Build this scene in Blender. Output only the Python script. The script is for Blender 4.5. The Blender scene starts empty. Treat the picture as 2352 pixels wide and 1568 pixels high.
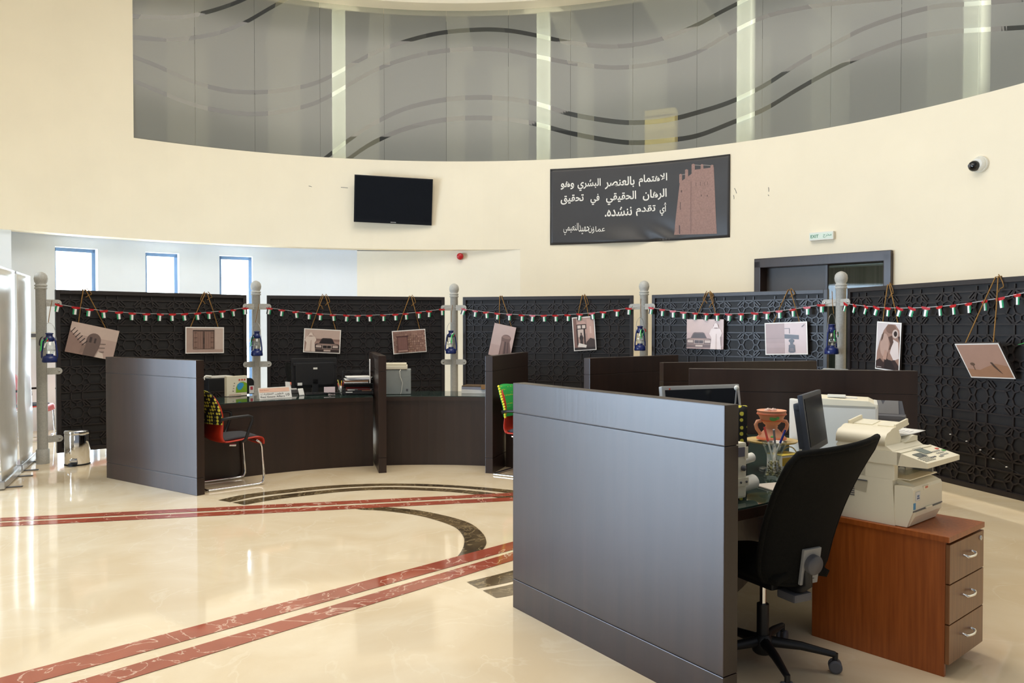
import bpy, bmesh, math, random
from mathutils import Matrix, Vector
R_ = math.radians
rnd = random.Random(7)
SC = bpy.context.scene
COL = SC.collection
# ------------------------------------------------------------------ camera
FPX, EYE, PITCH = 1800.0, 1.5, math.atan(34.5 / 1800.0)
cd = bpy.data.cameras.new('camera'); cam = bpy.data.objects.new('camera', cd); COL.objects.link(cam)
cd.sensor_width = 36.0; cd.lens = FPX * 36.0 / 2352.0; cd.clip_end = 200
cam.location = (0, 0, EYE); cam.rotation_euler = (math.pi / 2 - PITCH, 0, 0)
SC.camera = cam
# ------------------------------------------------------------------ world, lamps, exposure
w = bpy.data.worlds.new('world'); SC.world = w; w.use_nodes = True
bg = w.node_tree.nodes['Background']; bg.inputs[0].default_value = (0.80, 0.87, 1.0, 1); bg.inputs[1].default_value = 0.16
vs = SC.view_settings; vs.view_transform = 'Standard'; vs.look = 'None'; vs.gamma = 1.0; vs.exposure = 0.80
try: vs.use_curve_mapping = False
except Exception: pass

def area(name, loc, target, sx, sy, power, col):
    l = bpy.data.lights.new(name, 'AREA'); l.shape = 'RECTANGLE'; l.size = sx; l.size_y = sy; l.energy = power; l.color = col
    o = bpy.data.objects.new(name, l); COL.objects.link(o); o.location = loc
    o.rotation_euler = (Vector(target) - Vector(loc)).to_track_quat('-Z', 'Y').to_euler()
    return o
WARM = (1.0, 0.92, 0.80); COOL = (0.62, 0.79, 1.0)
area('entrance_daylight', (-9.6, 3.6, 1.6), (0.0, 4.6, 0.9), 6.0, 2.9, 820, COOL)
area('overhead_fill', (-0.3, 5.6, 7.6), (-0.3, 5.6, 0), 5.0, 8.5, 285, WARM)  # added warm fill under the closed ceiling, no roof opening there
area('rear_fill', (-5.5, -7.0, 3.2), (-1.2, 13.0, 3.4), 6.0, 3.6, 60, (1.0, 0.95, 0.84))  # added fill from behind the camera to brighten the back wall
# ------------------------------------------------------------------ pixel helpers: a sight line of the photo met with a real depth, height or wall
CX, CY = -0.90, 5.88            # middle of the round hall
RW = 7.53                       # radius of the drum wall
def ray(px, py):
    u = (px - 1176) / FPX; v = (784 - py) / FPX
    y = math.cos(PITCH) + v * math.sin(PITCH); z = v * math.cos(PITCH) - math.sin(PITCH)
    return u / y, z / y
def at(px, py, Y):
    a, b = ray(px, py); return Vector((a * Y, Y, EYE + b * Y))
def onz(px, py, z):
    a, b = ray(px, py); Y = (z - EYE) / b; return Vector((a * Y, Y, z))
def oncyl(px, py, R=RW):
    a, b = ray(px, py)
    A = a * a + 1; B = -2 * (a * CX + CY); Cc = CX * CX + CY * CY - R * R
    Y = (-B + math.sqrt(max(B * B - 4 * A * Cc, 0))) / (2 * A)
    return Vector((a * Y, Y, EYE + b * Y))
def th_of(p): return math.atan2(p[0] - CX, p[1] - CY)
def thz(px, py, R=RW):
    p = oncyl(px, py, R); return th_of(p), p.z
def cyl(th, R, z): return Vector((CX + R * math.sin(th), CY + R * math.cos(th), z))
# ------------------------------------------------------------------ materials
def lin(c):
    c = c / 255.0
    return c / 12.92 if c <= 0.04045 else ((c + 0.055) / 1.055) ** 2.4
def S(r, g, b): return (lin(r), lin(g), lin(b), 1.0)
def mat(name, rgb, rough=0.5, metal=0.0, spec=0.5, noise=0.0, scale=8.0, stretch=(1, 1, 1), rgb2=None, bump=0.0, coat=0.0, bscale=None, emit=0.0, detail=4):
    m = bpy.data.materials.new(name); m.use_nodes = True
    nt = m.node_tree; b = nt.nodes['Principled BSDF']
    b.inputs['Base Color'].default_value = rgb; b.inputs['Roughness'].default_value = rough
    b.inputs['Metallic'].default_value = metal; b.inputs['Specular IOR Level'].default_value = spec
    b.inputs['Coat Weight'].default_value = coat
    if emit:
        b.inputs['Emission Color'].default_value = rgb; b.inputs['Emission Strength'].default_value = emit
    if noise or rgb2 or bump:
        tc = nt.nodes.new('ShaderNodeTexCoord'); mp = nt.nodes.new('ShaderNodeMapping'); mp.inputs['Scale'].default_value = stretch
        nt.links.new(tc.outputs['Object'], mp.inputs[0])
        nz = nt.nodes.new('ShaderNodeTexNoise'); nz.inputs['Scale'].default_value = scale; nz.inputs['Detail'].default_value = detail
        nt.links.new(mp.outputs[0], nz.inputs[0])
        if noise or rgb2:
            rp = nt.nodes.new('ShaderNodeValToRGB')
            rp.color_ramp.elements[0].position = 0.3; rp.color_ramp.elements[1].position = 0.7
            c2 = rgb2 or tuple(min(1, c * (1 + noise)) for c in rgb[:3]) + (1,)
            c1 = rgb if rgb2 else tuple(c * (1 - noise) for c in rgb[:3]) + (1,)
            rp.color_ramp.elements[0].color = c1; rp.color_ramp.elements[1].color = c2
            nt.links.new(nz.outputs['Fac'], rp.inputs[0]); nt.links.new(rp.outputs[0], b.inputs['Base Color'])
        if bump:
            n2 = nt.nodes.new('ShaderNodeTexNoise'); n2.inputs['Scale'].default_value = bscale or scale * 4
            nt.links.new(mp.outputs[0], n2.inputs[0])
            bp = nt.nodes.new('ShaderNodeBump'); bp.inputs['Strength'].default_value = bump; bp.inputs['Distance'].default_value = 0.01
            nt.links.new(n2.outputs['Fac'], bp.inputs['Height']); nt.links.new(bp.outputs[0], b.inputs['Normal'])
    return m
def glass(name, rgb, clear=0.85, rough=0.02):
    m = bpy.data.materials.new(name); m.use_nodes = True; nt = m.node_tree; nt.nodes.clear()
    out = nt.nodes.new('ShaderNodeOutputMaterial'); mx = nt.nodes.new('ShaderNodeMixShader')
    tr = nt.nodes.new('ShaderNodeBsdfTransparent'); tr.inputs[0].default_value = rgb
    gl = nt.nodes.new('ShaderNodeBsdfGlossy'); gl.inputs['Roughness'].default_value = rough
    mx.inputs[0].default_value = 1 - clear
    nt.links.new(tr.outputs[0], mx.inputs[1]); nt.links.new(gl.outputs[0], mx.inputs[2]); nt.links.new(mx.outputs[0], out.inputs[0])
    return m
def frosted(name):
    m = bpy.data.materials.new(name); m.use_nodes = True; nt = m.node_tree; nt.nodes.clear()
    N = nt.nodes.new; L = nt.links.new
    out = N('ShaderNodeOutputMaterial')
    df = N('ShaderNodeBsdfDiffuse'); df.inputs[0].default_value = S(164, 163, 153)
    tr = N('ShaderNodeBsdfTransparent'); tr.inputs[0].default_value = S(244, 247, 238)
    rf = N('ShaderNodeBsdfRefraction'); rf.inputs['Roughness'].default_value = 0.5; rf.inputs['IOR'].default_value = 1.12; rf.inputs[0].default_value = S(240, 242, 234)
    gl = N('ShaderNodeBsdfGlossy'); gl.inputs['Roughness'].default_value = 0.15
    m0 = N('ShaderNodeMixShader'); m0.inputs[0].default_value = 0.40
    m1 = N('ShaderNodeMixShader'); m1.inputs[0].default_value = 0.48
    m2 = N('ShaderNodeMixShader'); m2.inputs[0].default_value = 0.04
    L(tr.outputs[0], m0.inputs[1]); L(rf.outputs[0], m0.inputs[2]); L(df.outputs[0], m1.inputs[1]); L(m0.outputs[0], m1.inputs[2])
    L(m1.outputs[0], m2.inputs[1]); L(gl.outputs[0], m2.inputs[2]); L(m2.outputs[0], out.inputs[0])
    return m
def marble(name, c1, c2, vein, vscale=1.2, vw=0.02, rough=0.07, vamt=0.6, spec=0.5):
    m = bpy.data.materials.new(name); m.use_nodes = True; nt = m.node_tree; b = nt.nodes['Principled BSDF']
    N = nt.nodes.new; L = nt.links.new
    tc = N('ShaderNodeTexCoord')
    nz = N('ShaderNodeTexNoise'); nz.inputs['Scale'].default_value = 1.6; nz.inputs['Detail'].default_value = 9; nz.inputs['Distortion'].default_value = 1.2
    L(tc.outputs['Object'], nz.inputs[0])
    rp = N('ShaderNodeValToRGB'); rp.color_ramp.elements[0].position = 0.35; rp.color_ramp.elements[1].position = 0.68
    rp.color_ramp.elements[0].color = c1; rp.color_ramp.elements[1].color = c2; L(nz.outputs['Fac'], rp.inputs[0])
    n2 = N('ShaderNodeTexNoise'); n2.inputs['Scale'].default_value = vscale; n2.inputs['Detail'].default_value = 7; n2.inputs['Distortion'].default_value = 2.0
    L(tc.outputs['Object'], n2.inputs[0])
    sb = N('ShaderNodeMath'); sb.operation = 'SUBTRACT'; sb.inputs[1].default_value = 0.5; L(n2.outputs['Fac'], sb.inputs[0])
    ab = N('ShaderNodeMath'); ab.operation = 'ABSOLUTE'; L(sb.outputs[0], ab.inputs[0])
    mr = N('ShaderNodeMapRange'); mr.inputs['From Min'].default_value = 0; mr.inputs['From Max'].default_value = vw
    mr.inputs['To Min'].default_value = vamt; mr.inputs['To Max'].default_value = 0; L(ab.outputs[0], mr.inputs[0])
    mx = N('ShaderNodeMixRGB'); L(mr.outputs[0], mx.inputs[0]); L(rp.outputs[0], mx.inputs[1]); mx.inputs[2].default_value = vein
    L(mx.outputs[0], b.inputs['Base Color']); b.inputs['Roughness'].default_value = rough; b.inputs['Specular IOR Level'].default_value = spec
    return m
def dots(name, base, dot, scale, rad=0.33, rough=0.8):
    m = bpy.data.materials.new(name); m.use_nodes = True; nt = m.node_tree; b = nt.nodes['Principled BSDF']
    tc = nt.nodes.new('ShaderNodeTexCoord'); v = nt.nodes.new('ShaderNodeTexVoronoi'); v.inputs['Scale'].default_value = scale; v.inputs['Randomness'].default_value = 0.15
    nt.links.new(tc.outputs['Object'], v.inputs[0])
    lt = nt.nodes.new('ShaderNodeMath'); lt.operation = 'LESS_THAN'; lt.inputs[1].default_value = rad; nt.links.new(v.outputs['Distance'], lt.inputs[0])
    mx = nt.nodes.new('ShaderNodeMixRGB'); mx.inputs[1].default_value = base; mx.inputs[2].default_value = dot
    nt.links.new(lt.outputs[0], mx.inputs[0]); nt.links.new(mx.outputs[0], b.inputs['Base Color']); b.inputs['Roughness'].default_value = rough
    return m
M = {}
M['wall'] = mat('cream_paint', S(240, 228, 202), 0.75, noise=0.02, scale=1.5, bump=0.05, bscale=120)
M['wall_daylit'] = mat('daylit_cream_paint', S(240, 231, 210), 0.75, noise=0.02, scale=1.5)  # same cream paint as the drum, window daylight put into its colour
M['white'] = mat('white_paint', S(234, 239, 243), 0.75, noise=0.02, scale=2)
M['ceil'] = mat('ceiling_paint', S(232, 234, 240), 0.8, noise=0.02, scale=2)
M['floor'] = marble('cream_marble', S(224, 202, 166), S(234, 216, 184), S(240, 226, 198), 0.9, 0.012, 0.06, 0.35)
M['redm'] = marble('red_marble', S(150, 72, 52), S(172, 88, 66), S(225, 190, 165), 2.4, 0.012, 0.07, 0.9)
M['darkm'] = marble('brown_marble', S(58, 46, 30), S(112, 92, 62), S(166, 144, 106), 5.0, 0.03, 0.08, 0.6)
M['wood'] = mat('dark_wenge', S(43, 28, 21), 0.31, spec=0.5, noise=0.22, scale=14, stretch=(1, 1, 0.06), bump=0.02)
M['groove'] = mat('groove_shadow_gap', S(30, 25, 22), 0.6, noise=0.1)
M['screen'] = mat('screen_lacquer', S(38, 32, 31), 0.42, noise=0.12, scale=30)
M['screenb'] = mat('screen_backing', S(21, 18, 18), 0.6, noise=0.12, scale=20)
M['post'] = mat('grey_hammered_metal', S(178, 176, 168), 0.55, metal=0.0, noise=0.10, scale=70, bump=0.35, bscale=220)
M['steel'] = mat('brushed_steel', S(190, 190, 190), 0.3, metal=1.0, noise=0.06, scale=30)
M['chrome'] = mat('chrome', S(225, 225, 225), 0.08, metal=1.0, noise=0.02)
M['black'] = mat('black_plastic', S(24, 24, 26), 0.45, noise=0.1, scale=30)
M['blackg'] = mat('black_gloss', S(14, 15, 18), 0.12, noise=0.05)
M['tvs'] = mat('dark_glass_screen', S(16, 18, 22), 0.16, spec=0.3, noise=0.05)
M['fab'] = mat('black_mesh_fabric', S(14, 14, 12), 0.9, spec=0.2, noise=0.25, scale=120, bump=0.2, bscale=300)
M['greyp'] = mat('grey_plastic', S(150, 150, 148), 0.45, noise=0.03)
M['dgrey'] = mat('dark_grey_plastic', S(92, 92, 96), 0.5, noise=0.05)
M['beige'] = mat('beige_plastic', S(238, 231, 208), 0.45, noise=0.02, scale=4)
M['beige2'] = mat('cream_plastic', S(243, 234, 208), 0.4, noise=0.02, scale=4)
M['offw'] = mat('off_white_plastic', S(226, 224, 214), 0.45, noise=0.02)
M['paper'] = mat('paper', S(236, 234, 228), 0.8, noise=0.02)
M['red'] = mat('red_shell', S(188, 48, 24), 0.45, noise=0.05)
M['redf'] = mat('alarm_red', S(180, 20, 26), 0.35, noise=0.05)
M['seat'] = mat('grey_seat_pad', S(62, 62, 66), 0.75, noise=0.08, scale=60)
M['polka'] = dots('polka_dot_fabric', S(26, 24, 22), S(224, 214, 80), 30, 0.44)
M['green'] = dots('green_knit', S(30, 160, 66), S(196, 190, 40), 36, 0.24)
M['yel'] = mat('yellow_thread', S(235, 225, 60), 0.7, noise=0.05)
M['rope'] = mat('jute_rope', S(138, 100, 48), 0.9, noise=0.3, scale=160)
M['twine'] = mat('white_string', S(190, 190, 190), 0.8, noise=0.05)
M['bluel'] = mat('blue_enamel', S(26, 40, 96), 0.25, noise=0.05)
M['cglass'] = glass('clear_glass', (0.95, 0.98, 0.97, 1), 0.84)
M['doorglass'] = glass('door_glass', (0.93, 0.97, 0.96, 1), 0.985)
M['bandglass'] = glass('band_glass', (0.84, 0.86, 0.82, 1), 0.93)
M['film'] = frosted('frosted_film')
M['deskglass'] = mat('green_desk_glass', S(40, 56, 50), 0.04, spec=0.8, noise=0.05)
M['teak'] = mat('teak_veneer', S(140, 70, 24), 0.35, rgb2=S(168, 90, 36), scale=9, stretch=(7, 7, 0.35), detail=6)
M['teakd'] = mat('drawer_veneer', S(112, 70, 36), 0.33, rgb2=S(140, 92, 52), scale=9, stretch=(7, 7, 0.35), detail=6)
M['clay'] = mat('terracotta', S(238, 172, 138), 0.75, noise=0.06, scale=20)
M['clayr'] = mat('terracotta_glaze', S(240, 134, 96), 0.6, noise=0.05)
M['cgreen'] = mat('green_paint', S(120, 200, 110), 0.6, noise=0.1)
M['wframe'] = mat('window_aluminium', S(120, 146, 176), 0.4, metal=0.3, noise=0.03)
M['curtain'] = mat('curtain', S(150, 150, 138), 0.9, rgb2=S(116, 118, 108), scale=6, stretch=(6, 6, 0.02))
M['colm'] = mat('column_paint', S(236, 238, 222), 0.6, noise=0.02)
M['skyg'] = None
M['banner'] = mat('banner_vinyl', S(52, 50, 50), 0.42, noise=0.10, scale=2.5, bump=0.25, bscale=2.2)
M['letter'] = mat('banner_lettering', S(236, 232, 222), 0.6, noise=0.01)
M['brick'] = mat('print_tower_brick', S(150, 118, 108), 0.6, noise=0.14, scale=40)
M['exitp'] = mat('exit_panel', S(214, 226, 212), 0.4, noise=0.02)
M['exitg'] = mat('exit_green', S(24, 120, 80), 0.5, noise=0.02)
M['sheet'] = mat('rollup_sheet', S(206, 204, 196), 0.22, noise=0.03)
_flat = {}
def flat(r, g, b, rough=0.5):
    k = (r, g, b, rough)
    if k not in _flat: _flat[k] = mat('print_%02x%02x%02x' % (r, g, b), S(r, g, b), rough, noise=0.03, scale=12)
    return _flat[k]
# ------------------------------------------------------------------ mesh builder
class MB:
    def __init__(s): s.v = []; s.f = []; s.m = []; s.sm = []; s.mats = []
    def mi(s, m):
        if m not in s.mats: s.mats.append(m)
        return s.mats.index(m)
    def add(s, vs_, fs, m, smooth=False, X=None):
        o = len(s.v); k = s.mi(m)
        for p in vs_:
            p = Vector(p); s.v.append(tuple(X @ p if X else p))
        for f in fs: s.f.append([o + i for i in f]); s.m.append(k); s.sm.append(smooth)
        return s
    def box(s, c, d, m, X=None, bev=0.0, rz=0.0):
        if bev:
            bm = bmesh.new(); bmesh.ops.create_cube(bm, size=1.0)
            for v in bm.verts: v.co = Vector((v.co.x * d[0], v.co.y * d[1], v.co.z * d[2]))
            bmesh.ops.bevel(bm, geom=bm.edges[:], offset=bev, segments=2, profile=0.7, affect='EDGES')
            bm.verts.index_update()
            T = Matrix.Translation(Vector(c)) @ Matrix.Rotation(rz, 4, 'Z')
            if X: T = X @ T
            s.add([v.co for v in bm.verts], [[v.index for v in f.verts] for f in bm.faces], m, False, T); bm.free(); return s
        x, y, z = (i / 2 for i in d)
        vs_ = [(-x, -y, -z), (x, -y, -z), (x, y, -z), (-x, y, -z), (-x, -y, z), (x, -y, z), (x, y, z), (-x, y, z)]
        T = Matrix.Translation(Vector(c)) @ Matrix.Rotation(rz, 4, 'Z')
        if X: T = X @ T
        return s.add(vs_, [(0, 3, 2, 1), (4, 5, 6, 7), (0, 1, 5, 4), (1, 2, 6, 5), (2, 3, 7, 6), (3, 0, 4, 7)], m, False, T)
    def prism(s, poly, z0, z1, m, X=None, smooth=False):
        # polygon in local xy, counter-clockwise, extruded z0..z1
        n = len(poly)
        vs_ = [(p[0], p[1], z0) for p in poly] + [(p[0], p[1], z1) for p in poly]
        s.add(vs_, [list(range(n - 1, -1, -1)), list(range(n, 2 * n))], m, False, X)
        return s.add(vs_, [(i, (i + 1) % n, n + (i + 1) % n, n + i) for i in range(n)], m, smooth, X)
    def poly(s, pts, m, X=None):
        return s.add(pts, [list(range(len(pts)))], m, False, X)
    def lathe(s, prof, m, n=24, X=None, smooth=True):
        vs_ = []; fs = []
        for r, z in prof:
            for i in range(n):
                a = 2 * math.pi * i / n; vs_.append((r * math.cos(a), r * math.sin(a), z))
        for j in range(len(prof) - 1):
            for i in range(n):
                k = (i + 1) % n; fs.append((j * n + i, j * n + k, (j + 1) * n + k, (j + 1) * n + i))
        s.add(vs_, fs, m, smooth, X)
        if prof[0][0] > 1e-5: s.add(vs_[:n], [list(range(n - 1, -1, -1))], m, False, X)
        if prof[-1][0] > 1e-5: s.add(vs_[-n:], [list(range(n))], m, False, X)
        return s
    def cyl(s, p0, p1, r, m, n=12, X=None, r2=None): return s.tube([p0, p1], r, m, n, X, r2=r2)
    def tube(s, path, r, m, n=8, X=None, closed=False, r2=None):
        P = [Vector(p) for p in path]; N = len(P); vs_ = []; fs = []
        up = None
        for i in range(N):
            a = P[(i - 1) % N] if (closed or i > 0) else P[i]; b = P[(i + 1) % N] if (closed or i < N - 1) else P[i]
            t = (b - a).normalized() if (b - a).length > 1e-9 else Vector((0, 0, 1))
            if up is None:
                up = t.orthogonal().normalized()
            up = (up - t * up.dot(t))
            up = up.normalized() if up.length > 1e-6 else t.orthogonal().normalized()
            q = t.cross(up)
            rr = r if r2 is None else r + (r2 - r) * i / (N - 1)
            for k in range(n):
                an = 2 * math.pi * k / n; vs_.append(P[i] + (up * math.cos(an) + q * math.sin(an)) * rr)
        for i in range(N if closed else N - 1):
            j = (i + 1) % N
            for k in range(n):
                l = (k + 1) % n; fs.append((i * n + k, i * n + l, j * n + l, j * n + k))
        s.add(vs_, fs, m, True, X)
        if not closed:
            s.add(vs_[:n], [list(range(n - 1, -1, -1))], m, False, X); s.add(vs_[-n:], [list(range(n))], m, False, X)
        return s
    def sph(s, c, r, m, n=16, X=None, sc=(1, 1, 1)):
        h = n // 2; vs_ = []; fs = []
        for j in range(h + 1):
            ph = math.pi * j / h - math.pi / 2
            for i in range(n):
                a = 2 * math.pi * i / n
                vs_.append((c[0] + r * sc[0] * math.cos(ph) * math.cos(a), c[1] + r * sc[1] * math.cos(ph) * math.sin(a), c[2] + r * sc[2] * math.sin(ph)))
        for j in range(h):
            for i in range(n): fs.append((j * n + i, j * n + (i + 1) % n, (j + 1) * n + (i + 1) % n, (j + 1) * n + i))
        return s.add(vs_, fs, m, True, X)
    def grid(s, fn, nu, nv, m, smooth=True, X=None, closed_u=False):
        vs_ = [fn(i / nu, j / nv) for j in range(nv + 1) for i in range(nu + 1)]
        fs = [(j * (nu + 1) + i, j * (nu + 1) + i + 1, (j + 1) * (nu + 1) + i + 1, (j + 1) * (nu + 1) + i) for j in range(nv) for i in range(nu)]
        return s.add(vs_, fs, m, smooth, X)
    def slabgrid(s, fn, nu, nv, thick, m, X=None):
        # a curved sheet with thickness: fn gives the mid surface, thick is offset along its normal
        P = [[Vector(fn(i / nu, j / nv)) for i in range(nu + 1)] for j in range(nv + 1)]
        def nrm(i, j):
            a = P[j][min(i + 1, nu)] - P[j][max(i - 1, 0)]; b = P[min(j + 1, nv)][i] - P[max(j - 1, 0)][i]
            return a.cross(b).normalized()
        top = []; bot = []
        for j in range(nv + 1):
            for i in range(nu + 1):
                n = nrm(i, j); e = 1.0
                if i in (0, nu) or j in (0, nv): e = 0.55
                top.append(P[j][i] + n * thick * 0.5 * e); bot.append(P[j][i] - n * thick * 0.5 * e)
        W = nu + 1; o = len(top); fs = []
        for j in range(nv):
            for i in range(nu):
                q = (j * W + i, j * W + i + 1, (j + 1) * W + i + 1, (j + 1) * W + i)
                fs.append(q); fs.append(tuple(o + k for k in reversed(q)))
        rim = [j * W for j in range(nv + 1)]; 
        for i in range(nu): fs.append((i + 1, i, o + i, o + i + 1)); fs.append((nv * W + i, nv * W + i + 1, o + nv * W + i + 1, o + nv * W + i))
        for j in range(nv): fs.append((j * W, (j + 1) * W, o + (j + 1) * W, o + j * W)); fs.append(((j + 1) * W + nu, j * W + nu, o + j * W + nu, o + (j + 1) * W + nu))
        return s.add(top + bot, fs, m, True, X)
    def mesh(s, name):
        me = bpy.data.meshes.new(name); me.from_pydata([tuple(v) for v in s.v], [], s.f)
        for m in s.mats: me.materials.append(m)
        me.polygons.foreach_set('material_index', s.m); me.polygons.foreach_set('use_smooth', s.sm); me.update(); return me
    def build(s, name, parent=None, label=None):
        o = bpy.data.objects.new(name, s.mesh(name)); COL.objects.link(o)
        if parent is not None: o.parent = parent
        if label: o['label'] = label
        return o
def tag(o, label, cat, group=None, kind='thing'):
    o['label'] = label; o['category'] = cat; o['kind'] = kind
    if group: o['group'] = group
    return o
def thing(name, label, cat, loc=(0, 0, 0), rz=0.0, group=None):
    o = bpy.data.objects.new(name, None); COL.objects.link(o); o.empty_display_size = 0.1
    o.location = loc; o.rotation_euler = (0, 0, rz); return tag(o, label, cat, group)
def struct(o): o['kind'] = 'structure'; return o
def dup(o, parent=None, loc=None, rz=None, label=None, group=None):
    c = o.copy(); COL.objects.link(c)
    if parent is not None: c.parent = parent
    for ch in o.children: dup(ch, c)
    if loc is not None: c.location = loc
    if rz is not None: c.rotation_euler = (0, 0, rz)
    if label: c['label'] = label
    if group: c['group'] = group
    return c
def yaw(d): return math.atan2(d[1], d[0])
def frame(o, ax, az=(0, 0, 1)):
    # local x along ax, local z as near az as possible, local y completes (right-handed)
    x = Vector(ax).normalized(); z = Vector(az); z = (z - x * z.dot(x)).normalized(); y = z.cross(x)
    return Matrix(((x.x, y.x, z.x, o[0]), (x.y, y.y, z.y, o[1]), (x.z, y.z, z.z, o[2]), (0, 0, 0, 1)))
# ------------------------------------------------------------------ lettering
AR = {'ا': (0xFE8D, 0xFE8E), 'أ': (0xFE83, 0xFE84), 'ب': (0xFE8F, 0xFE90, 0xFE91, 0xFE92), 'ت': (0xFE95, 0xFE96, 0xFE97, 0xFE98), 'ة': (0xFE93, 0xFE94),
      'ح': (0xFEA1, 0xFEA2, 0xFEA3, 0xFEA4), 'ج': (0xFE9D, 0xFE9E, 0xFE9F, 0xFEA0), 'خ': (0xFEA5, 0xFEA6, 0xFEA7, 0xFEA8), 'د': (0xFEA9, 0xFEAA),
      'ر': (0xFEAD, 0xFEAE), 'ش': (0xFEB5, 0xFEB6, 0xFEB7, 0xFEB8), 'ص': (0xFEB9, 0xFEBA, 0xFEBB, 0xFEBC), 'ع': (0xFEC9, 0xFECA, 0xFECB, 0xFECC),
      'ف': (0xFED1, 0xFED2, 0xFED3, 0xFED4), 'ق': (0xFED5, 0xFED6, 0xFED7, 0xFED8), 'ل': (0xFEDD, 0xFEDE, 0xFEDF, 0xFEE0), 'م': (0xFEE1, 0xFEE2, 0xFEE3, 0xFEE4),
      'ن': (0xFEE5, 0xFEE6, 0xFEE7, 0xFEE8), 'ه': (0xFEE9, 0xFEEA, 0xFEEB, 0xFEEC), 'و': (0xFEED, 0xFEEE), 'ؤ': (0xFE85, 0xFE86), 'ي': (0xFEF1, 0xFEF2, 0xFEF3, 0xFEF4),
      'ﻻ': (0xFEFB, 0xFEFC)}
def shape(t):
    t = t.replace('لا', 'ﻻ'); out = []
    for i, c in enumerate(t):
        if c not in AR: out.append(c); continue
        prev = i > 0 and t[i - 1] in AR and len(AR[t[i - 1]]) == 4
        nxt = i < len(t) - 1 and t[i + 1] in AR and len(AR[c]) == 4
        f = AR[c]; k = (3 if nxt else 1) if prev else (2 if nxt else 0)
        out.append(chr(f[k]))
    return ''.join(reversed(out))
_tc = bpy.data.curves.new('lettering_source', 'FONT'); _to = bpy.data.objects.new('lettering_source', _tc); COL.objects.link(_to)
def text2d(t, bold=0.0, res=3):
    _tc.body = t; _tc.size = 1.0; _tc.offset = bold; _tc.resolution_u = res; _tc.fill_mode = 'FRONT'
    dg = bpy.context.evaluated_depsgraph_get(); dg.update()
    me = bpy.data.meshes.new_from_object(_to.evaluated_get(dg))
    V = [tuple(v.co) for v in me.vertices]; Fc = [list(p.vertices) for p in me.polygons]; bpy.data.meshes.remove(me)
    return V, Fc
def put_text(mb, t, x0, x1, y0, y1, m, fn, bold=0.0):
    # fits the string into the box x0..x1, y0..y1 and maps each vertex with fn(x, y)
    V, Fc = text2d(t, bold)
    if not V: return
    a = min(v[0] for v in V); b = max(v[0] for v in V); c = min(v[1] for v in V); d = max(v[1] for v in V)
    mb.add([fn(x0 + (v[0] - a) / (b - a) * (x1 - x0), y0 + (v[1] - c) / (d - c) * (y1 - y0)) for v in V], Fc, m)
# ================================================================== SETTING
TAU = 2 * math.pi
ZS, ZG, ZT = 2.81, 4.31, 6.86      # soffit, glazing sill, glazing head
def wallarc(mb, t0, t1, R0, R1, z0, z1, m, thick=0.25, n=None):
    # curved wall piece: inner radius runs R0 -> R1 over angles t0 -> t1
    n = n or max(2, int(abs(t1 - t0) / 0.035))
    vs_ = []
    for i in range(n + 1):
        t = t0 + (t1 - t0) * i / n; r = R0 + (R1 - R0) * i / n
        vs_ += [cyl(t, r, z0), cyl(t, r + thick, z0), cyl(t, r + thick, z1), cyl(t, r, z1)]
    fs = []
    for i in range(n):
        a = i * 4; b = a + 4
        fs += [(a, b, b + 3, a + 3), (a + 3, b + 3, b + 2, a + 2), (a + 2, b + 2, b + 1, a + 1), (a + 1, b + 1, b, a)]
    mb.add(vs_, [(0, 3, 2, 1), (4 * n, 4 * n + 1, 4 * n + 2, 4 * n + 3)], m)
    mb.add(vs_, fs, m, False)
    return mb
tGL = thz(306, 200)[0]
tFade = thz(1195, 568)[0]; tCor = thz(820, 580, 7.95)[0]
tPier = thz(27, 540, 7.6)[0]
tD0 = thz(1737, 592)[0]; tD1 = thz(2052, 571)[0]
TL_, TR_ = R_(-118), R_(118)
fb = MB(); fb.box((-0.5, 6.5, -0.06), (26, 27, 0.12), M['floor']); floor = struct(fb.build('floor'))
# drum: band under the glazing, solid part left of the glazing, lower wall with the door
wb = MB(); wallarc(wb, TL_, TR_, RW, RW, ZS, ZG, M['wall']); wu = struct(wb.build('wall_upper'))
mk = MB()
for x0, y0, x1, y1 in ((709, 427, 716, 429), (783, 430, 799, 431.5), (1687, 432, 1692, 444), (1685, 448, 1686, 457), (1765, 430, 1766, 440), (1764, 447, 1766, 450)):
    mk.tube([oncyl(x0, y0, RW - .001), oncyl((x0 + x1) / 2 + .5, (y0 + y1) / 2, RW - .002), oncyl(x1, y1, RW - .001)], .004, M['dgrey'], 5)
mk.build('scuff_mark', wu)
wb = MB(); wallarc(wb, TL_, tGL, RW, RW, ZG, ZT + 0.3, M['wall']); struct(wb.build('wall_left'))
wb = MB()
wallarc(wb, tFade, tD0, RW, RW, 0, ZS, M['wall']); wallarc(wb, tD1, TR_, RW, RW, 0, ZS, M['wall'])
zDoor = 2.475
wallarc(wb, tD0, tD1, RW, RW, zDoor, ZS, M['wall']); struct(wb.build('wall_right'))
wb = MB(); wallarc(wb, tCor, tFade, 7.95, RW + 0.002, 0, ZS, M['wall_daylit']); struct(wb.build('wall_back'))
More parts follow.
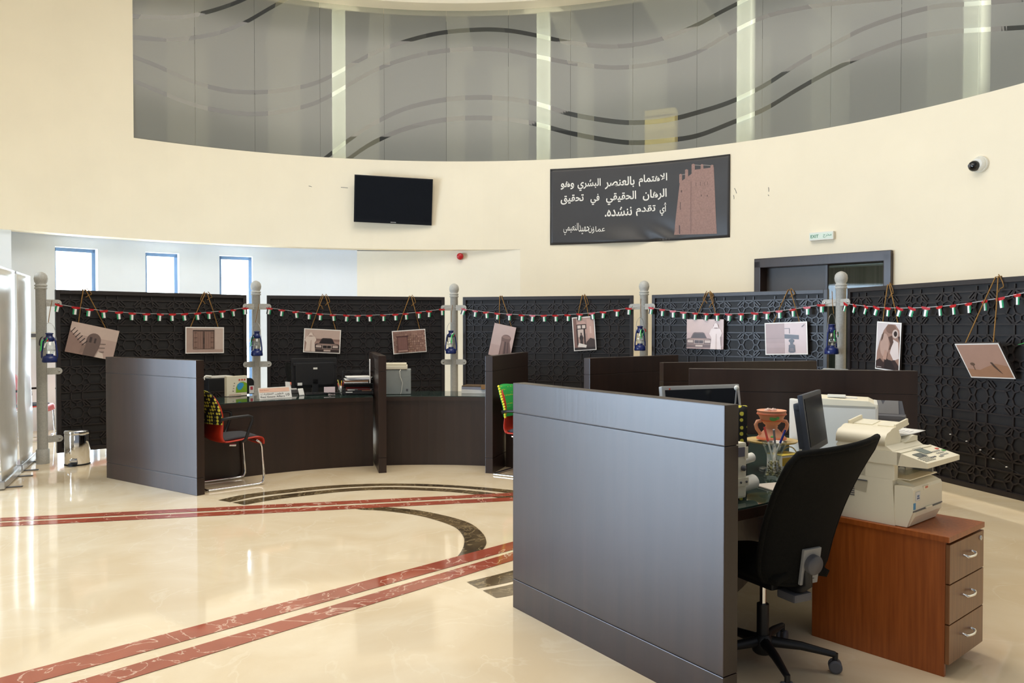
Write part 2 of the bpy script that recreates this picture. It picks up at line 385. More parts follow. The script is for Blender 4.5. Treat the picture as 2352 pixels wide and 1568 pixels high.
# outer wall with three windows behind the screens
wb = MB(); RO = 7.95
win = [(thz(126, 560, RO)[0], thz(224, 560, RO)[0]), (thz(334, 570, RO)[0], thz(411, 570, RO)[0]), (thz(504, 580, RO)[0], thz(580, 580, RO)[0])]
zw0, zw1 = 0.25, 2.66
edge = tPier - 0.06
for a, b in win:
    wallarc(wb, edge, a, RO, RO, 0, ZS + 0.02, M['white']); wallarc(wb, a, b, RO, RO, zw1, ZS + 0.02, M['white']); wallarc(wb, a, b, RO, RO, 0, zw0, M['white']); edge = b
wallarc(wb, edge, tCor, RO, RO, 0, ZS + 0.02, M['white']); struct(wb.build('wall_windows'))
wb = MB(); wallarc(wb, R_(-74), tPier, 7.62, 7.62, 0, ZS + 0.02, M['white'], 0.4); struct(wb.build('wall_pier'))
sb_ = MB(); wallarc(sb_, TL_, tFade, RW + 0.02, RW + 0.02, ZS + 0.01, ZS + 0.12, M['ceil'], 3.0); struct(sb_.build('ceiling_outer'))
sb_ = MB(); wallarc(sb_, R_(73), TR_, RW + 0.02, RW + 0.02, ZS + 0.01, ZS + 0.12, M['ceil'], 3.0); struct(sb_.build('ceiling_passage'))
for i, (a, b) in enumerate(win):
    fr = MB(); g = 0.05
    p0, p1 = cyl(a, RO + 0.17, 0), cyl(b, RO + 0.17, 0); ax = (p1 - p0).normalized(); L = (p1 - p0).length; X = frame(p0, ax)
    for c, d in (((g / 2, 0, (zw0 + zw1) / 2), (g, .06, zw1 - zw0)), ((L - g / 2, 0, (zw0 + zw1) / 2), (g, .06, zw1 - zw0)), ((L / 2, 0, zw1 - g / 2), (L, .06, g)), ((L / 2, 0, zw0 + g / 2), (L, .06, g))):
        fr.box(c, d, M['wframe'], X)
    wo = struct(fr.build('window_%d' % (i + 1)))
    pn = MB(); pn.box((L / 2, 0, (zw0 + zw1) / 2), (L - 2 * g, .008, zw1 - zw0 - 2 * g), M['cglass'], X); pn.build('glass_pane', wo)
    mid = (p0 + p1) / 2; nrm_ = (mid - Vector((CX, CY, 0))).normalized()
    area('window_daylight', (mid.x + nrm_.x * 0.5, mid.y + nrm_.y * 0.5, 1.45), (CX, CY, 1.2), 1.3, 3.2, 125, (0.82, 0.90, 1.0)).visible_camera = True
# ceiling ring and ceiling
cb = MB()
n = 96
def ring(mb, r0, r1, z0, z1, m, t0=TL_, t1=TR_, n=96):
    wallarc(mb, t0, t1, r0, r0, z0, z1, m, r1 - r0, n)
ring(cb, RW - 0.30, RW + 0.25, ZT, ZT + 0.10, M['wall']); struct(cb.build('trim_1'))
cb = MB(); cb.prism([(CX + (RW + .25) * math.sin(-TL_ + (TL_ - TR_) * 1.0 * i / 90 * 1.0), CY + (RW + .25) * math.cos(-TL_ + (TL_ - TR_) * i / 90)) for i in range(91)], 7.75, 7.85, M['ceil']); struct(cb.build('ceiling'))
cb = MB(); wallarc(cb, TL_, TR_, RW - 0.04, RW - 0.04, ZT + 0.10, 7.75, M['ceil']); struct(cb.build('wall_cornice'))
# ---- curved glazing: panes with frosted film and clear wave bands
waves = [
 ([(300, 127), (360, 150), (450, 189), (520, 207), (590, 211), (660, 205), (735, 186), (850, 125), (925, 96), (1010, 75), (1100, 67), (1165, 69), (1230, 80), (1310, 97), (1400, 106), (1455, 102), (1530, 85), (1600, 56), (1660, 24), (1730, -12)], 5),
 ([(300, 181), (360, 207), (450, 241), (520, 256), (590, 261), (660, 253), (735, 231), (850, 166), (925, 136), (1010, 117), (1100, 111), (1165, 115), (1230, 128), (1310, 144), (1400, 154), (1455, 152), (1530, 140), (1600, 119), (1680, 73), (1755, 38), (1850, 16), (1950, 4), (2060, -6), (2200, -24)], 5),
 ([(735, 372), (800, 322), (850, 288), (925, 251), (1010, 230), (1090, 223), (1165, 226), (1230, 237), (1310, 261), (1400, 277), (1455, 281), (1530, 275), (1600, 258), (1680, 232), (1755, 195), (1830, 147), (1905, 105), (1980, 66), (2070, 34), (2150, 14), (2230, 8), (2352, -2)], 5.5),
 ([(790, 372), (850, 331), (925, 297), (1010, 276), (1090, 270), (1165, 273), (1230, 284), (1310, 305), (1400, 322), (1455, 327), (1530, 322), (1600, 311), (1680, 281), (1755, 250), (1830, 205), (1905, 163), (1980, 128), (2070, 95), (2150, 76), (2230, 69), (2352, 62)], 5.5),
 ([(300, 36), (360, 39), (410, 39), (450, 33), (500, 20), (550, 2), (600, -22)], 5),
 ([(300, 84), (360, 89), (410, 89), (450, 85), (500, 75), (560, 52), (620, 18), (680, -16)], 5)]
WV = []
for pts, hw in waves:
    q = []
    for x, y in pts:
        t, z = thz(x, y); q.append((t, z, abs(thz(x, y - hw)[1] - thz(x, y + hw)[1]) / 2))
    WV.append(q)
def wave_at(q, t):
    if t < q[0][0] or t > q[-1][0]: return None
    for i in range(len(q) - 1):
        if q[i][0] <= t <= q[i + 1][0]:
            u = (t - q[i][0]) / (q[i + 1][0] - q[i][0])
            m0 = (q[i + 1][1] - q[max(i - 1, 0)][1]) / (q[i + 1][0] - q[max(i - 1, 0)][0]) if i else (q[1][1] - q[0][1]) / (q[1][0] - q[0][0])
            j = min(i + 2, len(q) - 1); m1 = (q[j][1] - q[i][1]) / (q[j][0] - q[i][0]); h = q[i + 1][0] - q[i][0]
            z = (2 * u**3 - 3 * u * u + 1) * q[i][1] + (u**3 - 2 * u * u + u) * h * m0 + (3 * u * u - 2 * u**3) * q[i + 1][1] + (u**3 - u * u) * h * m1
            return z, q[i][2] * (1 - u) + q[i + 1][2] * u
    return None
seams = [thz(x, 150)[0] for x in (306, 448, 585, 735, 882, 1025, 1167, 1310, 1453, 1600, 1750, 1907, 2068, 2245)]
st = seams[-1]
while st < TR_: st += 0.115; seams.append(st)
for k in range(len(seams) - 1):
    t0, t1 = seams[k] + 0.00025, seams[k + 1] - 0.00025; mb = MB(); nn = 26; Rg = RW + 0.02
    def cuts(t):
        out = []
        for q in WV:
            r = wave_at(q, t)
            if r: out.append((max(ZG, min(ZT, r[0] - r[1])), max(ZG, min(ZT, r[0] + r[1]))))
            else: out.append(None)
        return out
    prev = None
    for i in range(nn):
        ta, tb = t0 + (t1 - t0) * i / nn, t0 + (t1 - t0) * (i + 1) / nn
        ca, cb_ = cuts(ta), cuts(tb)
        bands = sorted([(a, b) for a, b in zip(ca, cb_) if a and b and not (a[1] - a[0] < 1e-6 and b[1] - b[0] < 1e-6)], key=lambda p: p[0][0] + p[1][0])
        za = zb = ZG
        for a, b in bands:
            if a[0] > za + 1e-6 or b[0] > zb + 1e-6: mb.poly([cyl(ta, Rg, za), cyl(tb, Rg, zb), cyl(tb, Rg, b[0]), cyl(ta, Rg, a[0])], M['film'])
            mb.poly([cyl(ta, Rg, a[0]), cyl(tb, Rg, b[0]), cyl(tb, Rg, b[1]), cyl(ta, Rg, a[1])], M['bandglass']); za, zb = a[1], b[1]
        if za < ZT - 1e-6 or zb < ZT - 1e-6: mb.poly([cyl(ta, Rg, za), cyl(tb, Rg, zb), cyl(tb, Rg, ZT), cyl(ta, Rg, ZT)], M['film'])
    struct(mb.build('window_%d' % (k + 4)))
# upper floor behind the glazing
ub = MB(); ring(ub, RW + 0.25, 11.2, ZG - 0.16, ZG - 0.01, M['greyp'], tGL - 0.05); struct(ub.build('floor_upper'))
ub = MB(); t = tGL - .05; k = 0
while t < TR_:
    d = rnd.uniform(.04, .12); wallarc(ub, t, min(t + d, TR_), RW + .25, RW + .25, ZT + .12, ZT + .22, (flat(104, 102, 95), flat(72, 70, 66), flat(196, 190, 172))[k % 3], 11.2 - RW - .25, 4); t += d; k += 1
struct(ub.build('ceiling_upper'))
ub = MB(); pal = [flat(70, 68, 64), flat(190, 184, 166), flat(96, 94, 88), flat(180, 175, 158), flat(60, 58, 56)]
t = tGL - 0.05; k = 0
while t < TR_:
    d = rnd.uniform(0.03, 0.085); wallarc(ub, t, min(t + d, TR_), 10.8, 10.8, ZG - 0.01, ZT + 0.12, pal[k % 5], 0.2, 3); t += d; k += 1
struct(ub.build('wall_upstairs'))
for t_ in (-.55, -.2, .15, .5): la = cyl(t_, 9.6, ZG + .25); area('upper_floor_fill', la, la + Vector((0, 0, 2)), .8, .8, 3, (1.0, .95, .84))  # added uplights, brighten the room behind the glazing
ub = MB(); p = cyl(tGL - 0.05, RW + .25, 0); q = cyl(tGL - 0.05, 11, 0); v = (q - p).normalized()
ub.box(((p.x + q.x) / 2, (p.y + q.y) / 2, 5.6), ((q - p).length, 0.1, 2.7), M['wall'], rz=yaw(v)); struct(ub.build('wall_upper_end'))
for i, x in enumerate((780, 1243, 1698, 2212)):
    t = thz(x, 200)[0]; c = cyl(t, RW + 0.30, 0); mb = MB()
    mb.box((0, 0, (ZG + ZT) / 2 + .06), (0.215, 0.215, ZT - ZG + .12), M['colm'])
    for sd in ((-1, 1) if i < 3 else (1,)):
        la = cyl(t + sd * .045, RW + .13, (ZG + ZT) / 2); lb = cyl(t, RW + .24, (ZG + ZT) / 2); area('column_fill', la, lb, 0.05, 2.3, 3.6, (1.0, .99, .90))  # added strip lights beside each column, only to brighten it
    o = mb.build('column'); o.location = c; o.rotation_euler = (0, 0, -t)
    tag(o, ['pale upright column behind the frosted glass above the television', 'pale upright column behind the frosted glass left of the Arabic banner', 'pale upright column behind the frosted glass above the right edge of the Arabic banner', 'pale upright column behind the frosted glass above the wall camera'][i], 'column', 'columns behind the frosted glazing')
t = thz(1510, 290)[0]; a, b = thz(1477, 290)[0], thz(1543, 290)[0]; c = cyl(t, RW + 0.24, 0); mb = MB()
mb.box((0, 0, ZG + 0.36), (0.50, 0.2, 0.72), flat(226, 204, 142), bev=0.01); mb.box((0, -0.03, ZG + 0.36 + .25), (0.46, .18, .012), flat(150, 130, 90)); o = mb.build('lit_box'); o.location = c; o.rotation_euler = (0, 0, -t)  # stands in for a lit rectangle, its warm glow put into the colour
tag(o, 'yellowish box for a lit rectangle behind the frosted glass above the Arabic banner', 'cabinet')
# ---- inlaid floor bands
def strip(name, pts, wd, m, z=0.0016):
    # pts: floor points of the band's middle line
    mb = MB(); n = len(pts); Lf = []; Rt = []
    for i in range(n):
        a = Vector(pts[max(i - 1, 0)][:2]); b = Vector(pts[min(i + 1, n - 1)][:2]); d = (b - a).normalized(); q = Vector((-d.y, d.x)) * wd / 2
        p = Vector(pts[i][:2]); Lf.append((p.x + q.x, p.y + q.y, z)); Rt.append((p.x - q.x, p.y - q.y, z))
    for i in range(n - 1): mb.poly([Rt[i], Rt[i + 1], Lf[i + 1], Lf[i]], m)
    o = mb.build(name, floor); return o
def edges(name, e0, e1, m, z=0.0016):
    mb = MB()
    for i in range(len(e0) - 1):
        q = [e0[i], e0[i + 1], e1[i + 1], e1[i]]
        mb.poly([(p[0], p[1], z) for p in q], m)
    return mb.build(name, floor)
def fl(x, y): return onz(x, y, 0)
def ext(p, q, t): return p + (q - p) * t
for (a0, a1), (b0, b1) in ((((0, 1189.5), (1180, 1131.5)), ((0, 1197.5), (1180, 1138.5))), (((0, 1200.5), (1180, 1142)), ((0, 1209.5), (1180, 1150))),
                           (((0, 1557), (1178, 1244)), ((80, 1568), (1178, 1262.5))), (((165, 1568), (1178, 1268)), ((270, 1568), (1178, 1287.5)))):
    p0, p1, q0, q1 = fl(*a0), fl(*a1), fl(*b0), fl(*b1)
    far = 1.65 if a0[1] < 1300 else 1.35
    edges('inlay_band', [ext(p0, p1, -0.35), ext(p0, p1, far)], [ext(q0, q1, -0.35), ext(q0, q1, far)], M['redm'], 0.0022)
def spl(pts, n=40):
    P = [fl(*p) for p in pts]; out = []
    for i in range(len(P) - 1):
        p0 = P[max(i - 1, 0)]; p1, p2 = P[i], P[i + 1]; p3 = P[min(i + 2, len(P) - 1)]
        for k in range(n // len(P) + 3):
            u = k / (n // len(P) + 3); out.append(0.5 * ((2 * p1) + (p2 - p0) * u + (2 * p0 - 5 * p1 + 4 * p2 - p3) * u * u + (3 * p1 - p0 - 3 * p2 + p3) * u**3))
    out.append(P[-1]); return out
CA = Vector((-1.17, 5.55, 0))
def arc_pts(c, r, t0, t1, n=60): return [(c[0] + r * math.sin(t0 + (t1 - t0) * i / n), c[1] + r * math.cos(t0 + (t1 - t0) * i / n)) for i in range(n + 1)]
edges('inlay_arc', spl([(501, 1148.5), (560, 1136), (640, 1126), (760, 1115), (880, 1110.5), (990, 1112), (1080, 1117), (1180, 1126), (1300, 1142)]), spl([(528, 1153), (590, 1140), (665, 1131), (770, 1120.5), (880, 1115.5), (990, 1117), (1080, 1122.5), (1180, 1134), (1300, 1152)]), M['darkm'])
edges('inlay_arc', spl([(533, 1154), (600, 1142.5), (680, 1132.5), (780, 1123), (880, 1118.5), (985, 1120.5), (1075, 1126), (1180, 1138.5), (1300, 1158)]), spl([(562, 1159.5), (620, 1149), (700, 1138.5), (790, 1129), (880, 1124.5), (980, 1126.5), (1075, 1133.5), (1180, 1149.5), (1300, 1172)]), M['darkm'])
edges('inlay_arc', spl([(800, 1166), (880, 1164.5), (960, 1172), (1030, 1186), (1080, 1202), (1108, 1224), (1117, 1243), (1113, 1257), (1100, 1270)]), spl([(830, 1170.5), (880, 1173), (950, 1182), (1000, 1194), (1045, 1211), (1064, 1232), (1066, 1248), (1060, 1265), (1046, 1284)]), M['darkm'])
edges('inlay_arc', spl([(1072, 1336.5), (1178, 1310), (1290, 1276)]), spl([(1098, 1351), (1178, 1335), (1310, 1300)]), M['darkm'])
edges('inlay_arc', spl([(1109, 1356), (1178, 1341), (1310, 1306)]), spl([(1140, 1373), (1178, 1366), (1320, 1334)]), M['darkm'])
# ---- doorway with the room beyond
p0, p1 = cyl(tD0, RW - 0.02, 0), cyl(tD1, RW - 0.02, 0); ax = (p1 - p0).normalized(); L = (p1 - p0).length; X = frame(p0, ax)
df = MB(); f = 0.10
sag = 0.0
for c, d in (((f / 2, .12, zDoor / 2), (f, .34, zDoor)), ((L - f / 2, .12, zDoor / 2), (f, .34, zDoor)), ((L / 2, .12, zDoor - f / 2 + .02), (L, .34, f + .04))): df.box(c, d, M['wood'], X, bev=0.008)
dr = struct(df.build('door_1'))
ld = MB(); ld.box((f + (L - 2 * f) * .26, .18, (zDoor - f) / 2), ((L - 2 * f) * .52, .045, zDoor - f), flat(66, 62, 60, 0.4), X); ld.build('door_leaf', dr)
gd = MB(); gd.box((f + (L - 2 * f) * .76, .16, (zDoor - f) / 2), ((L - 2 * f) * .48, .012, zDoor - f - .02), M['doorglass'], X); gd.build('glass_pane', dr)
dd = MB(); dd.box((f + (L - 2 * f) * .52, .17, (zDoor - f) / 2), (0.03, .06, zDoor - f), M['wood'], X); dd.build('door_stile', dr)
rm = MB()
rm.box((L / 2, 3.2, 1.5), (4.4, .1, 3.2), M['curtain'], X); struct(rm.build('wall_office'))
rm = MB(); rm.box((L / 2, 1.7, 2.80), (5.0, 2.9, .06), flat(150, 158, 156), X); rm.box((L / 2, 2.9, 2.60), (4.4, .35, .10), flat(226, 244, 246), X); struct(rm.build('ceiling_office'))
rm = MB(); rm.box((2.3 + L / 2, 1.9, 1.4), (.1, 2.7, 2.9), M['white'], X); rm.box((-2.3 + L / 2, 1.9, 1.4), (.1, 2.7, 2.9), M['white'], X); struct(rm.build('wall_office_side'))
lp = X @ Vector((L * .72, .9, 1.5)); area('office_fill', lp, X @ Vector((L * .8, 3.0, 2.6)), 1.2, .6, 3.0, (0.86, 0.96, 1.0))  # added uplight in mid-room to brighten curtain and ceiling
# ================================================================== DESK PARTITIONS
HP = 1.2
PARTS_ = [  # inner end, outer end (middle lines), label
 ((-2.767, 6.943), (-4.00, 7.783), 'dark wenge desk partition nearest the chrome pedal bin'),
 ((-1.325, 8.00), (-1.655, 9.30), 'dark wenge desk partition between the wire paper tray and the grey computer tower'),
 ((-0.235, 7.98), (0.15, 9.20), 'dark wenge desk partition behind the green knitted cushion'),
 ((0.71, 7.43), (1.725, 8.27), 'dark wenge desk partition in front of the fourth post, end face showing'),
 ((1.247, 6.53), (2.654, 6.88), 'dark wenge desk partition seen just above the longest rear partition'),
 ((1.265, 5.60), (2.741, 5.31), 'long dark wenge partition behind the white printer and terracotta burner'),
 ((0.038, 4.188), (0.842, 2.997), 'large dark wenge desk partition in front, its face catching bluish light')]
for A, B, lab in PARTS_:
    A = Vector((A[0], A[1], 0)); B = Vector((B[0], B[1], 0)); d = (B - A); L = d.length
    o = thing('desk_partition', lab, 'partition', A, yaw(d), 'wenge desk partitions of the ring'); T = 0.08
    m = MB(); m.box((L / 2, 0, 0.077), (L, T, 0.154), M['wood'], bev=0.003); m.build('plinth', o)
    m = MB(); m.box((L / 2, 0, (0.158 + 1.041) / 2), (L, T, 1.041 - 0.158), M['wood'], bev=0.003); m.box((L / 2, 0, 0.156), (L - .012, T - .012, 0.02), M['groove']); m.box((L / 2, 0, 1.0425), (L - .012, T - .012, 0.02), M['groove']); m.build('body_panel', o)
    m = MB(); m.box((L / 2, 0, (1.044 + HP) / 2), (L, T, HP - 1.044), M['wood'], bev=0.003); m.build('top_panel', o)
# ================================================================== SERVICE COUNTERS
ZC = 0.75
def counter(t0, t1, lab, ro=3.22, mod=True):
    o = thing('service_counter', lab, 'counter', (0, 0, 0), 0, 'curved service counters of the ring')
    m = MB(); wallarc(m, t0, t1, 2.57, 2.57, ZC - 0.05, ZC - 0.008, M['wood'], ro - 2.57); m.build('worktop', o)
    m = MB(); wallarc(m, t0, t1, 2.575, 2.575, ZC - 0.008, ZC, M['deskglass'], ro - 2.58); m.build('glass_top', o)
    m = MB(); wallarc(m, t0, t1, 2.60, 2.60, 0.0, ZC - 0.05, M['wood'], 0.03); m.build('front_panel', o)
    return o
def pth(k, side):
    # angle a counter may reach beside partition k (side +1: the counter lies clockwise of it)
    A, B = Vector(PARTS_[k][0]), Vector(PARTS_[k][1]); d = (B - A).normalized(); out = []
    for i in range(60):
        p = A + d * (i * 0.03); r = math.hypot(p.x - CX, p.y - CY)
        if 2.5 < r < 3.35 and i * 0.03 < (B - A).length + .05: out.append(math.atan2(p.x - CX, p.y - CY) + side * 0.05 / r)
    return max(out) if side > 0 else min(out)
for k, lab in enumerate(('curved dark counter between the bin-side partition and the paper tray, glass topped', 'curved dark counter under the grey computer tower and book stack', 'curved dark counter behind the red chair with green cushion',
                         'curved dark counter between the two rear partitions right of the fourth post', 'curved dark counter hidden behind the longest rear partition', 'curved glass topped counter carrying the terracotta burner and black monitor')):
    counter(pth(k, 1), pth(k + 1, -1), lab, 3.22 if k < 5 else 3.24)
# ================================================================== POSTS AND SCREENS
POSTS = [Vector((-5.14, 8.56, 0)), Vector((-3.33, 10.2, 0)), Vector((-0.803, 10.87, 0)), Vector((1.717, 10.2, 0)), Vector((3.548, 8.46, 0)), Vector((4.20, 5.94, 0))]
def seg(i): return POSTS[i], POSTS[i + 1]
plab = ['grey hammered post beside the chrome bin and roll-up banners', 'grey hammered post in front of the bright window gap left of the monitor', 'grey hammered post standing behind the counter with the book stack', 'grey hammered post just right of the archway picture', 'grey hammered post in front of the glazed door', 'grey hammered post at the far end of the lattice screen nearest the copier']
PO = []
for i, P in enumerate(POSTS):
    o = thing('screen_post', plab[i], 'post', P, 0, 'grey posts holding the lattice screens')
    m = MB(); m.lathe([(0.066, 0.0), (0.066, 0.15), (0.060, 0.155), (0.060, 0.16)], M['post'], 28); m.build('base_sleeve', o)
    m = MB(); m.lathe([(0.053, 0.15), (0.053, 1.905), (0.058, 1.91)], M['post'], 28); m.build('shaft', o)
    m = MB(); m.lathe([(0.058, 1.905), (0.063, 1.912), (0.063, 1.922), (0.055, 1.927), (0.055, 1.934), (0.063, 1.94), (0.063, 1.95), (0.055, 1.956), (0.05, 1.965), (0.062, 1.985), (0.068, 2.02), (0.062, 2.055), (0.045, 2.078), (0.015, 2.093), (0, 2.096)], M['post'], 28); m.build('ball_finial', o)
    for j in (i - 1, i + 1):
        if not 0 <= j < len(POSTS): continue
        d = (POSTS[j] - P).normalized()
        for z in (1.757, 1.01, 0.265):
            X = frame((0, 0, z), (d.x, d.y, 0)); m = MB()
            pts = [(0.04, -.037), (0.155, -.037)] + [(0.155 + .037 * math.sin(a), -.037 * math.cos(a)) for a in [math.pi * k / 8 for k in range(1, 8)]] + [(0.155, .037), (0.04, .037)]
            Y = X @ Matrix.Rotation(math.pi / 2, 4, 'X')
            side = -1 if Vector((CX - P.x, CY - P.y, 0)).dot(X.col[1].to_3d()) < 0 else 1
            off = -side * 0.034
            m.prism(pts, off - .004, off + .004, M['post'], Y); br = m.build('bracket', o)
            b = MB(); b.lathe([(0.011, 0), (0.011, .006), (0.006, .009), (0, .009)], M['steel'], 10, X @ Matrix.Translation((0.158, side * 0.038, 0)) @ Matrix.Rotation(-side * math.pi / 2, 4, 'X')); b.build('bolt', br)
    PO.append(o)
# lattice geometry, built once for the panel width
SH0, SH1, GAP = 0.10, 1.905, 0.135
def lattice(Wd, Hd):
    mb = MB(); a = 0.375; hw = 0.0065; dep = 0.015
    def bar(p, q):
        x0, z0 = p; x1, z1 = q
        # clip to the panel
        for _ in range(1):
            dx, dz = x1 - x0, z1 - z0; t0, t1 = 0.0, 1.0
            for pp, qq in ((-dx, x0 - 0.0), (dx, Wd - x0), (-dz, z0 - 0.0), (dz, Hd - z0)):
                if abs(pp) < 1e-9:
                    if qq < 0: return
                else:
                    r = qq / pp
                    if pp < 0: t0 = max(t0, r)
                    else: t1 = min(t1, r)
            if t1 - t0 < 0.02: return
            x1, z1 = x0 + dx * t1, z0 + dz * t1; x0, z0 = x0 + dx * t0, z0 + dz * t0
        L = math.hypot(x1 - x0, z1 - z0); u = ((x1 - x0) / L, (z1 - z0) / L); n = (-u[1] * hw, u[0] * hw)
        c = [(x0 + n[0], z0 + n[1]), (x0 - n[0], z0 - n[1]), (x1 - n[0], z1 - n[1]), (x1 + n[0], z1 + n[1])]
        vs_ = [(x, 0, z) for x, z in c] + [(x, -dep, z) for x, z in c]
        mb.add(vs_, [(4, 5, 6, 7), (0, 1, 5, 4), (1, 2, 6, 5), (2, 3, 7, 6), (3, 0, 4, 7)], M['screen'])
    nx = int(Wd / a) + 2; nz = int(Hd / a) + 2
    def pol(c, r, deg): return (c[0] + r * math.cos(R_(deg)), c[1] + r * math.sin(R_(deg)))
    h = a / 2; off = 0.045
    for i in range(nx):
        for j in range(nz):
            c = (i * a + 0.16, Hd - j * a - 0.20)
            A = [pol(c, 0.072, 45 * k) for k in range(8)]; B = [pol(c, 0.108, 45 * k) for k in range(8)]; D = [pol(c, 0.148, 45 * k + 22.5) for k in range(8)]
            for k in range(8):
                bar(A[k], A[(k + 1) % 8]); bar(A[k], B[k]); bar(B[k], D[k]); bar(B[k], D[k - 1])
                tx = 1 if D[k][0] > c[0] else -1; tz = 1 if D[k][1] > c[1] else -1
                if abs(D[k][0] - c[0]) > abs(D[k][1] - c[1]): bar(D[k], (c[0] + tx * (h - off * .0), D[k][1]))
                else: bar(D[k], (D[k][0], c[1] + tz * h))
                bar(D[k], D[(k + 1) % 8]) if k in (0, 2, 4, 6) else None
            q = h - off
            bar((c[0] - h, c[1] + q), (c[0] + h, c[1] + q)); bar((c[0] - h, c[1] - q), (c[0] + h, c[1] - q))
            if False:
                bar((c[0] + q, c[1] - h), (c[0] + q, c[1] + h)); bar((c[0] - q, c[1] - h), (c[0] - q, c[1] + h))
            for sx in (-1, 1):
                for sz in (-1, 1): bar((c[0] + sx * q, c[1] + sz * (h - .10)), (c[0] + sx * (h - .10), c[1] + sz * q))
    return mb
_lat = {}
slab = ['dark lattice screen behind the bin, under the bright windows', 'dark lattice screen behind the black monitor back and paper tray', 'dark lattice screen with the tilted round tower and archway pictures', 'dark lattice screen with the pale car and hanging lamp pictures', 'dark lattice screen running towards the viewer beside the copier']
SCR = []
for i in range(5):
    P, Q = seg(i); d = (Q - P).normalized(); L = (Q - P).length - 2 * GAP; A = P + d * GAP
    o = thing('lattice_screen', slab[i], 'screen', (A.x, A.y, 0), yaw(d), 'dark lattice screens around the desks')
    H = SH1 - SH0; fw = 0.045
    m = MB(); m.box((L / 2, 0.012, (SH0 + SH1) / 2), (L - .02, 0.014, H - .02), M['screenb']); m.build('back_panel', o)
    m = MB()
    for c, dd in (((fw / 2, 0, (SH0 + SH1) / 2), (fw, .05, H)), ((L - fw / 2, 0, (SH0 + SH1) / 2), (fw, .05, H)), ((L / 2, 0, SH1 - fw / 2), (L - 2 * fw, .05, fw)), ((L / 2, 0, SH0 + fw / 2), (L - 2 * fw, .05, fw))): m.box(c, dd, M['screen'], bev=0.004)
    m.build('screen_frame', o)
    lt = lattice(L - 2 * fw, H - 2 * fw); lo = lt.build('lattice', o); lo.location = (fw, 0.006, SH0 + fw)
    SCR.append((o, A, d, L))
def onscreen(i, px, py, off=0.05):
    # point of the sight line on the plane `off` in front of screen i
    o, A, d, L = SCR[i]; n = Vector((d.y, -d.x, 0))        # towards the ring's middle
    a, b = ray(px, py); r = Vector((a, 1, b)); O = Vector((0, 0, EYE)); t = ((A + n * off) - O).dot(n) / r.dot(n)
    return O + r * t, d, n
# ================================================================== FLAG STRINGS
FL = [M['redf'], flat(20, 140, 90), flat(240, 240, 236), flat(26, 28, 30)]
gl = ['string of small flags on the screen below the bright windows', 'string of small flags crossing the screen behind the monitor', 'string of small flags in front of the tilted round tower picture', 'string of small flags above the pale car and hanging lamp pictures', 'string of small flags above the falcon portrait beside the copier']
for i in range(5):
    P, Q = seg(i); d = (Q - P).normalized(); n = Vector((d.y, -d.x, 0)); L = (Q - P).length; z0 = 1.765; sagm = 0.115
    P = P + d * .03; L -= .06
    o = thing('flag_string', gl[i], 'bunting', (P.x + n.x * .075, P.y + n.y * .075, 0), yaw(d), 'flag strings between the posts')
    def sp(u): return (u * L, 0.0, z0 - sagm * (1 - (2 * u - 1) ** 2) + (0.05 * u if i == 4 else 0))
    m = MB(); m.tube([sp(k / 24) for k in range(25)], 0.003, M['twine'], 5); m.build('string', o)
    nf = 15
    for k in range(nf):
        u = (k + 0.9 + rnd.uniform(-.08, .08)) / (nf + 0.9); x, y, z = sp(u); b = MB(); wd, hh = 0.052, 0.062; tl = R_(rnd.uniform(-8, 8) + (14 if (i == 4 or k == 0) and k < 8 else 0))
        X = Matrix.Translation((x, -.004 + rnd.uniform(-.002, .002), z)) @ Matrix.Rotation(tl, 4, 'Y') @ Matrix.Rotation(R_(rnd.uniform(-16, 16)), 4, 'Z')
        b.box((0, 0, -.006), (.085, .003, .018), FL[0], X)
        b.box((0, 0, -.017), (.06, .003, .010), FL[0], X)
        o1 = 1 if i == 0 else -1
        for q, (cx_, fm) in enumerate(((-.0185, FL[1] if i == 0 else FL[3]), (0.0, FL[2]), (.0185, FL[3] if i == 0 else FL[1]))):
            ww = .024 if fm is FL[2] else .0165
            b.box((cx_ + (0 if fm is FL[2] else 0), 0, -.022 - hh / 2), (ww, .003, hh), fm, X)
        b.build('flag', o)
# ================================================================== LANTERNS
def lantern():
    o = thing('hurricane_lantern', 'x', 'lantern')
    m = MB(); m.lathe([(0.0, 0), (0.058, 0), (0.062, .01), (0.058, .05), (0.045, .062), (0.03, .066), (0.03, .08), (0, .08)], M['bluel'], 20); m.build('fuel_tank', o)
    m = MB(); m.lathe([(0.028, .078), (0.044, .11), (0.047, .135), (0.040, .165), (0.026, .195)], M['cglass'], 18); m.build('glass_globe', o)
    m = MB()
    for s in (-1, 1): m.tube([(s * .055, 0, .03), (s * .064, 0, .05), (s * .063, 0, .09), (s * .050, 0, .19), (s * .040, 0, .225), (s * .024, 0, .232)], .0075, M['bluel'], 8)
    m.tube([(math.cos(a) * .048, math.sin(a) * .048, .115) for a in [k * TAU / 18 for k in range(18)]], .0018, M['steel'], 5, closed=True); m.build('side_tubes', o)
    m = MB(); m.lathe([(0.030, .195), (0.036, .20), (0.036, .235), (0.028, .24), (0.026, .262), (0.034, .266), (0.030, .274), (0, .278)], M['bluel'], 18); m.build('chimney', o)
    m = MB(); m.tube([(-.06, 0, .205)] + [(-.052 * math.cos(a), 0.0, .25 + .12 * math.sin(a)) for a in [math.pi * k / 12 for k in range(13)]] + [(.06, 0, .205)], .0022, M['steel'], 6); m.build('bail_handle', o)
    m = MB()
    m.tube([(0, -.02, .372), (0.006, 0.0, .47), (0.02, 0.015, .58)], .003, M['rope'], 5); m.build('hanging_cord', o)
    return o
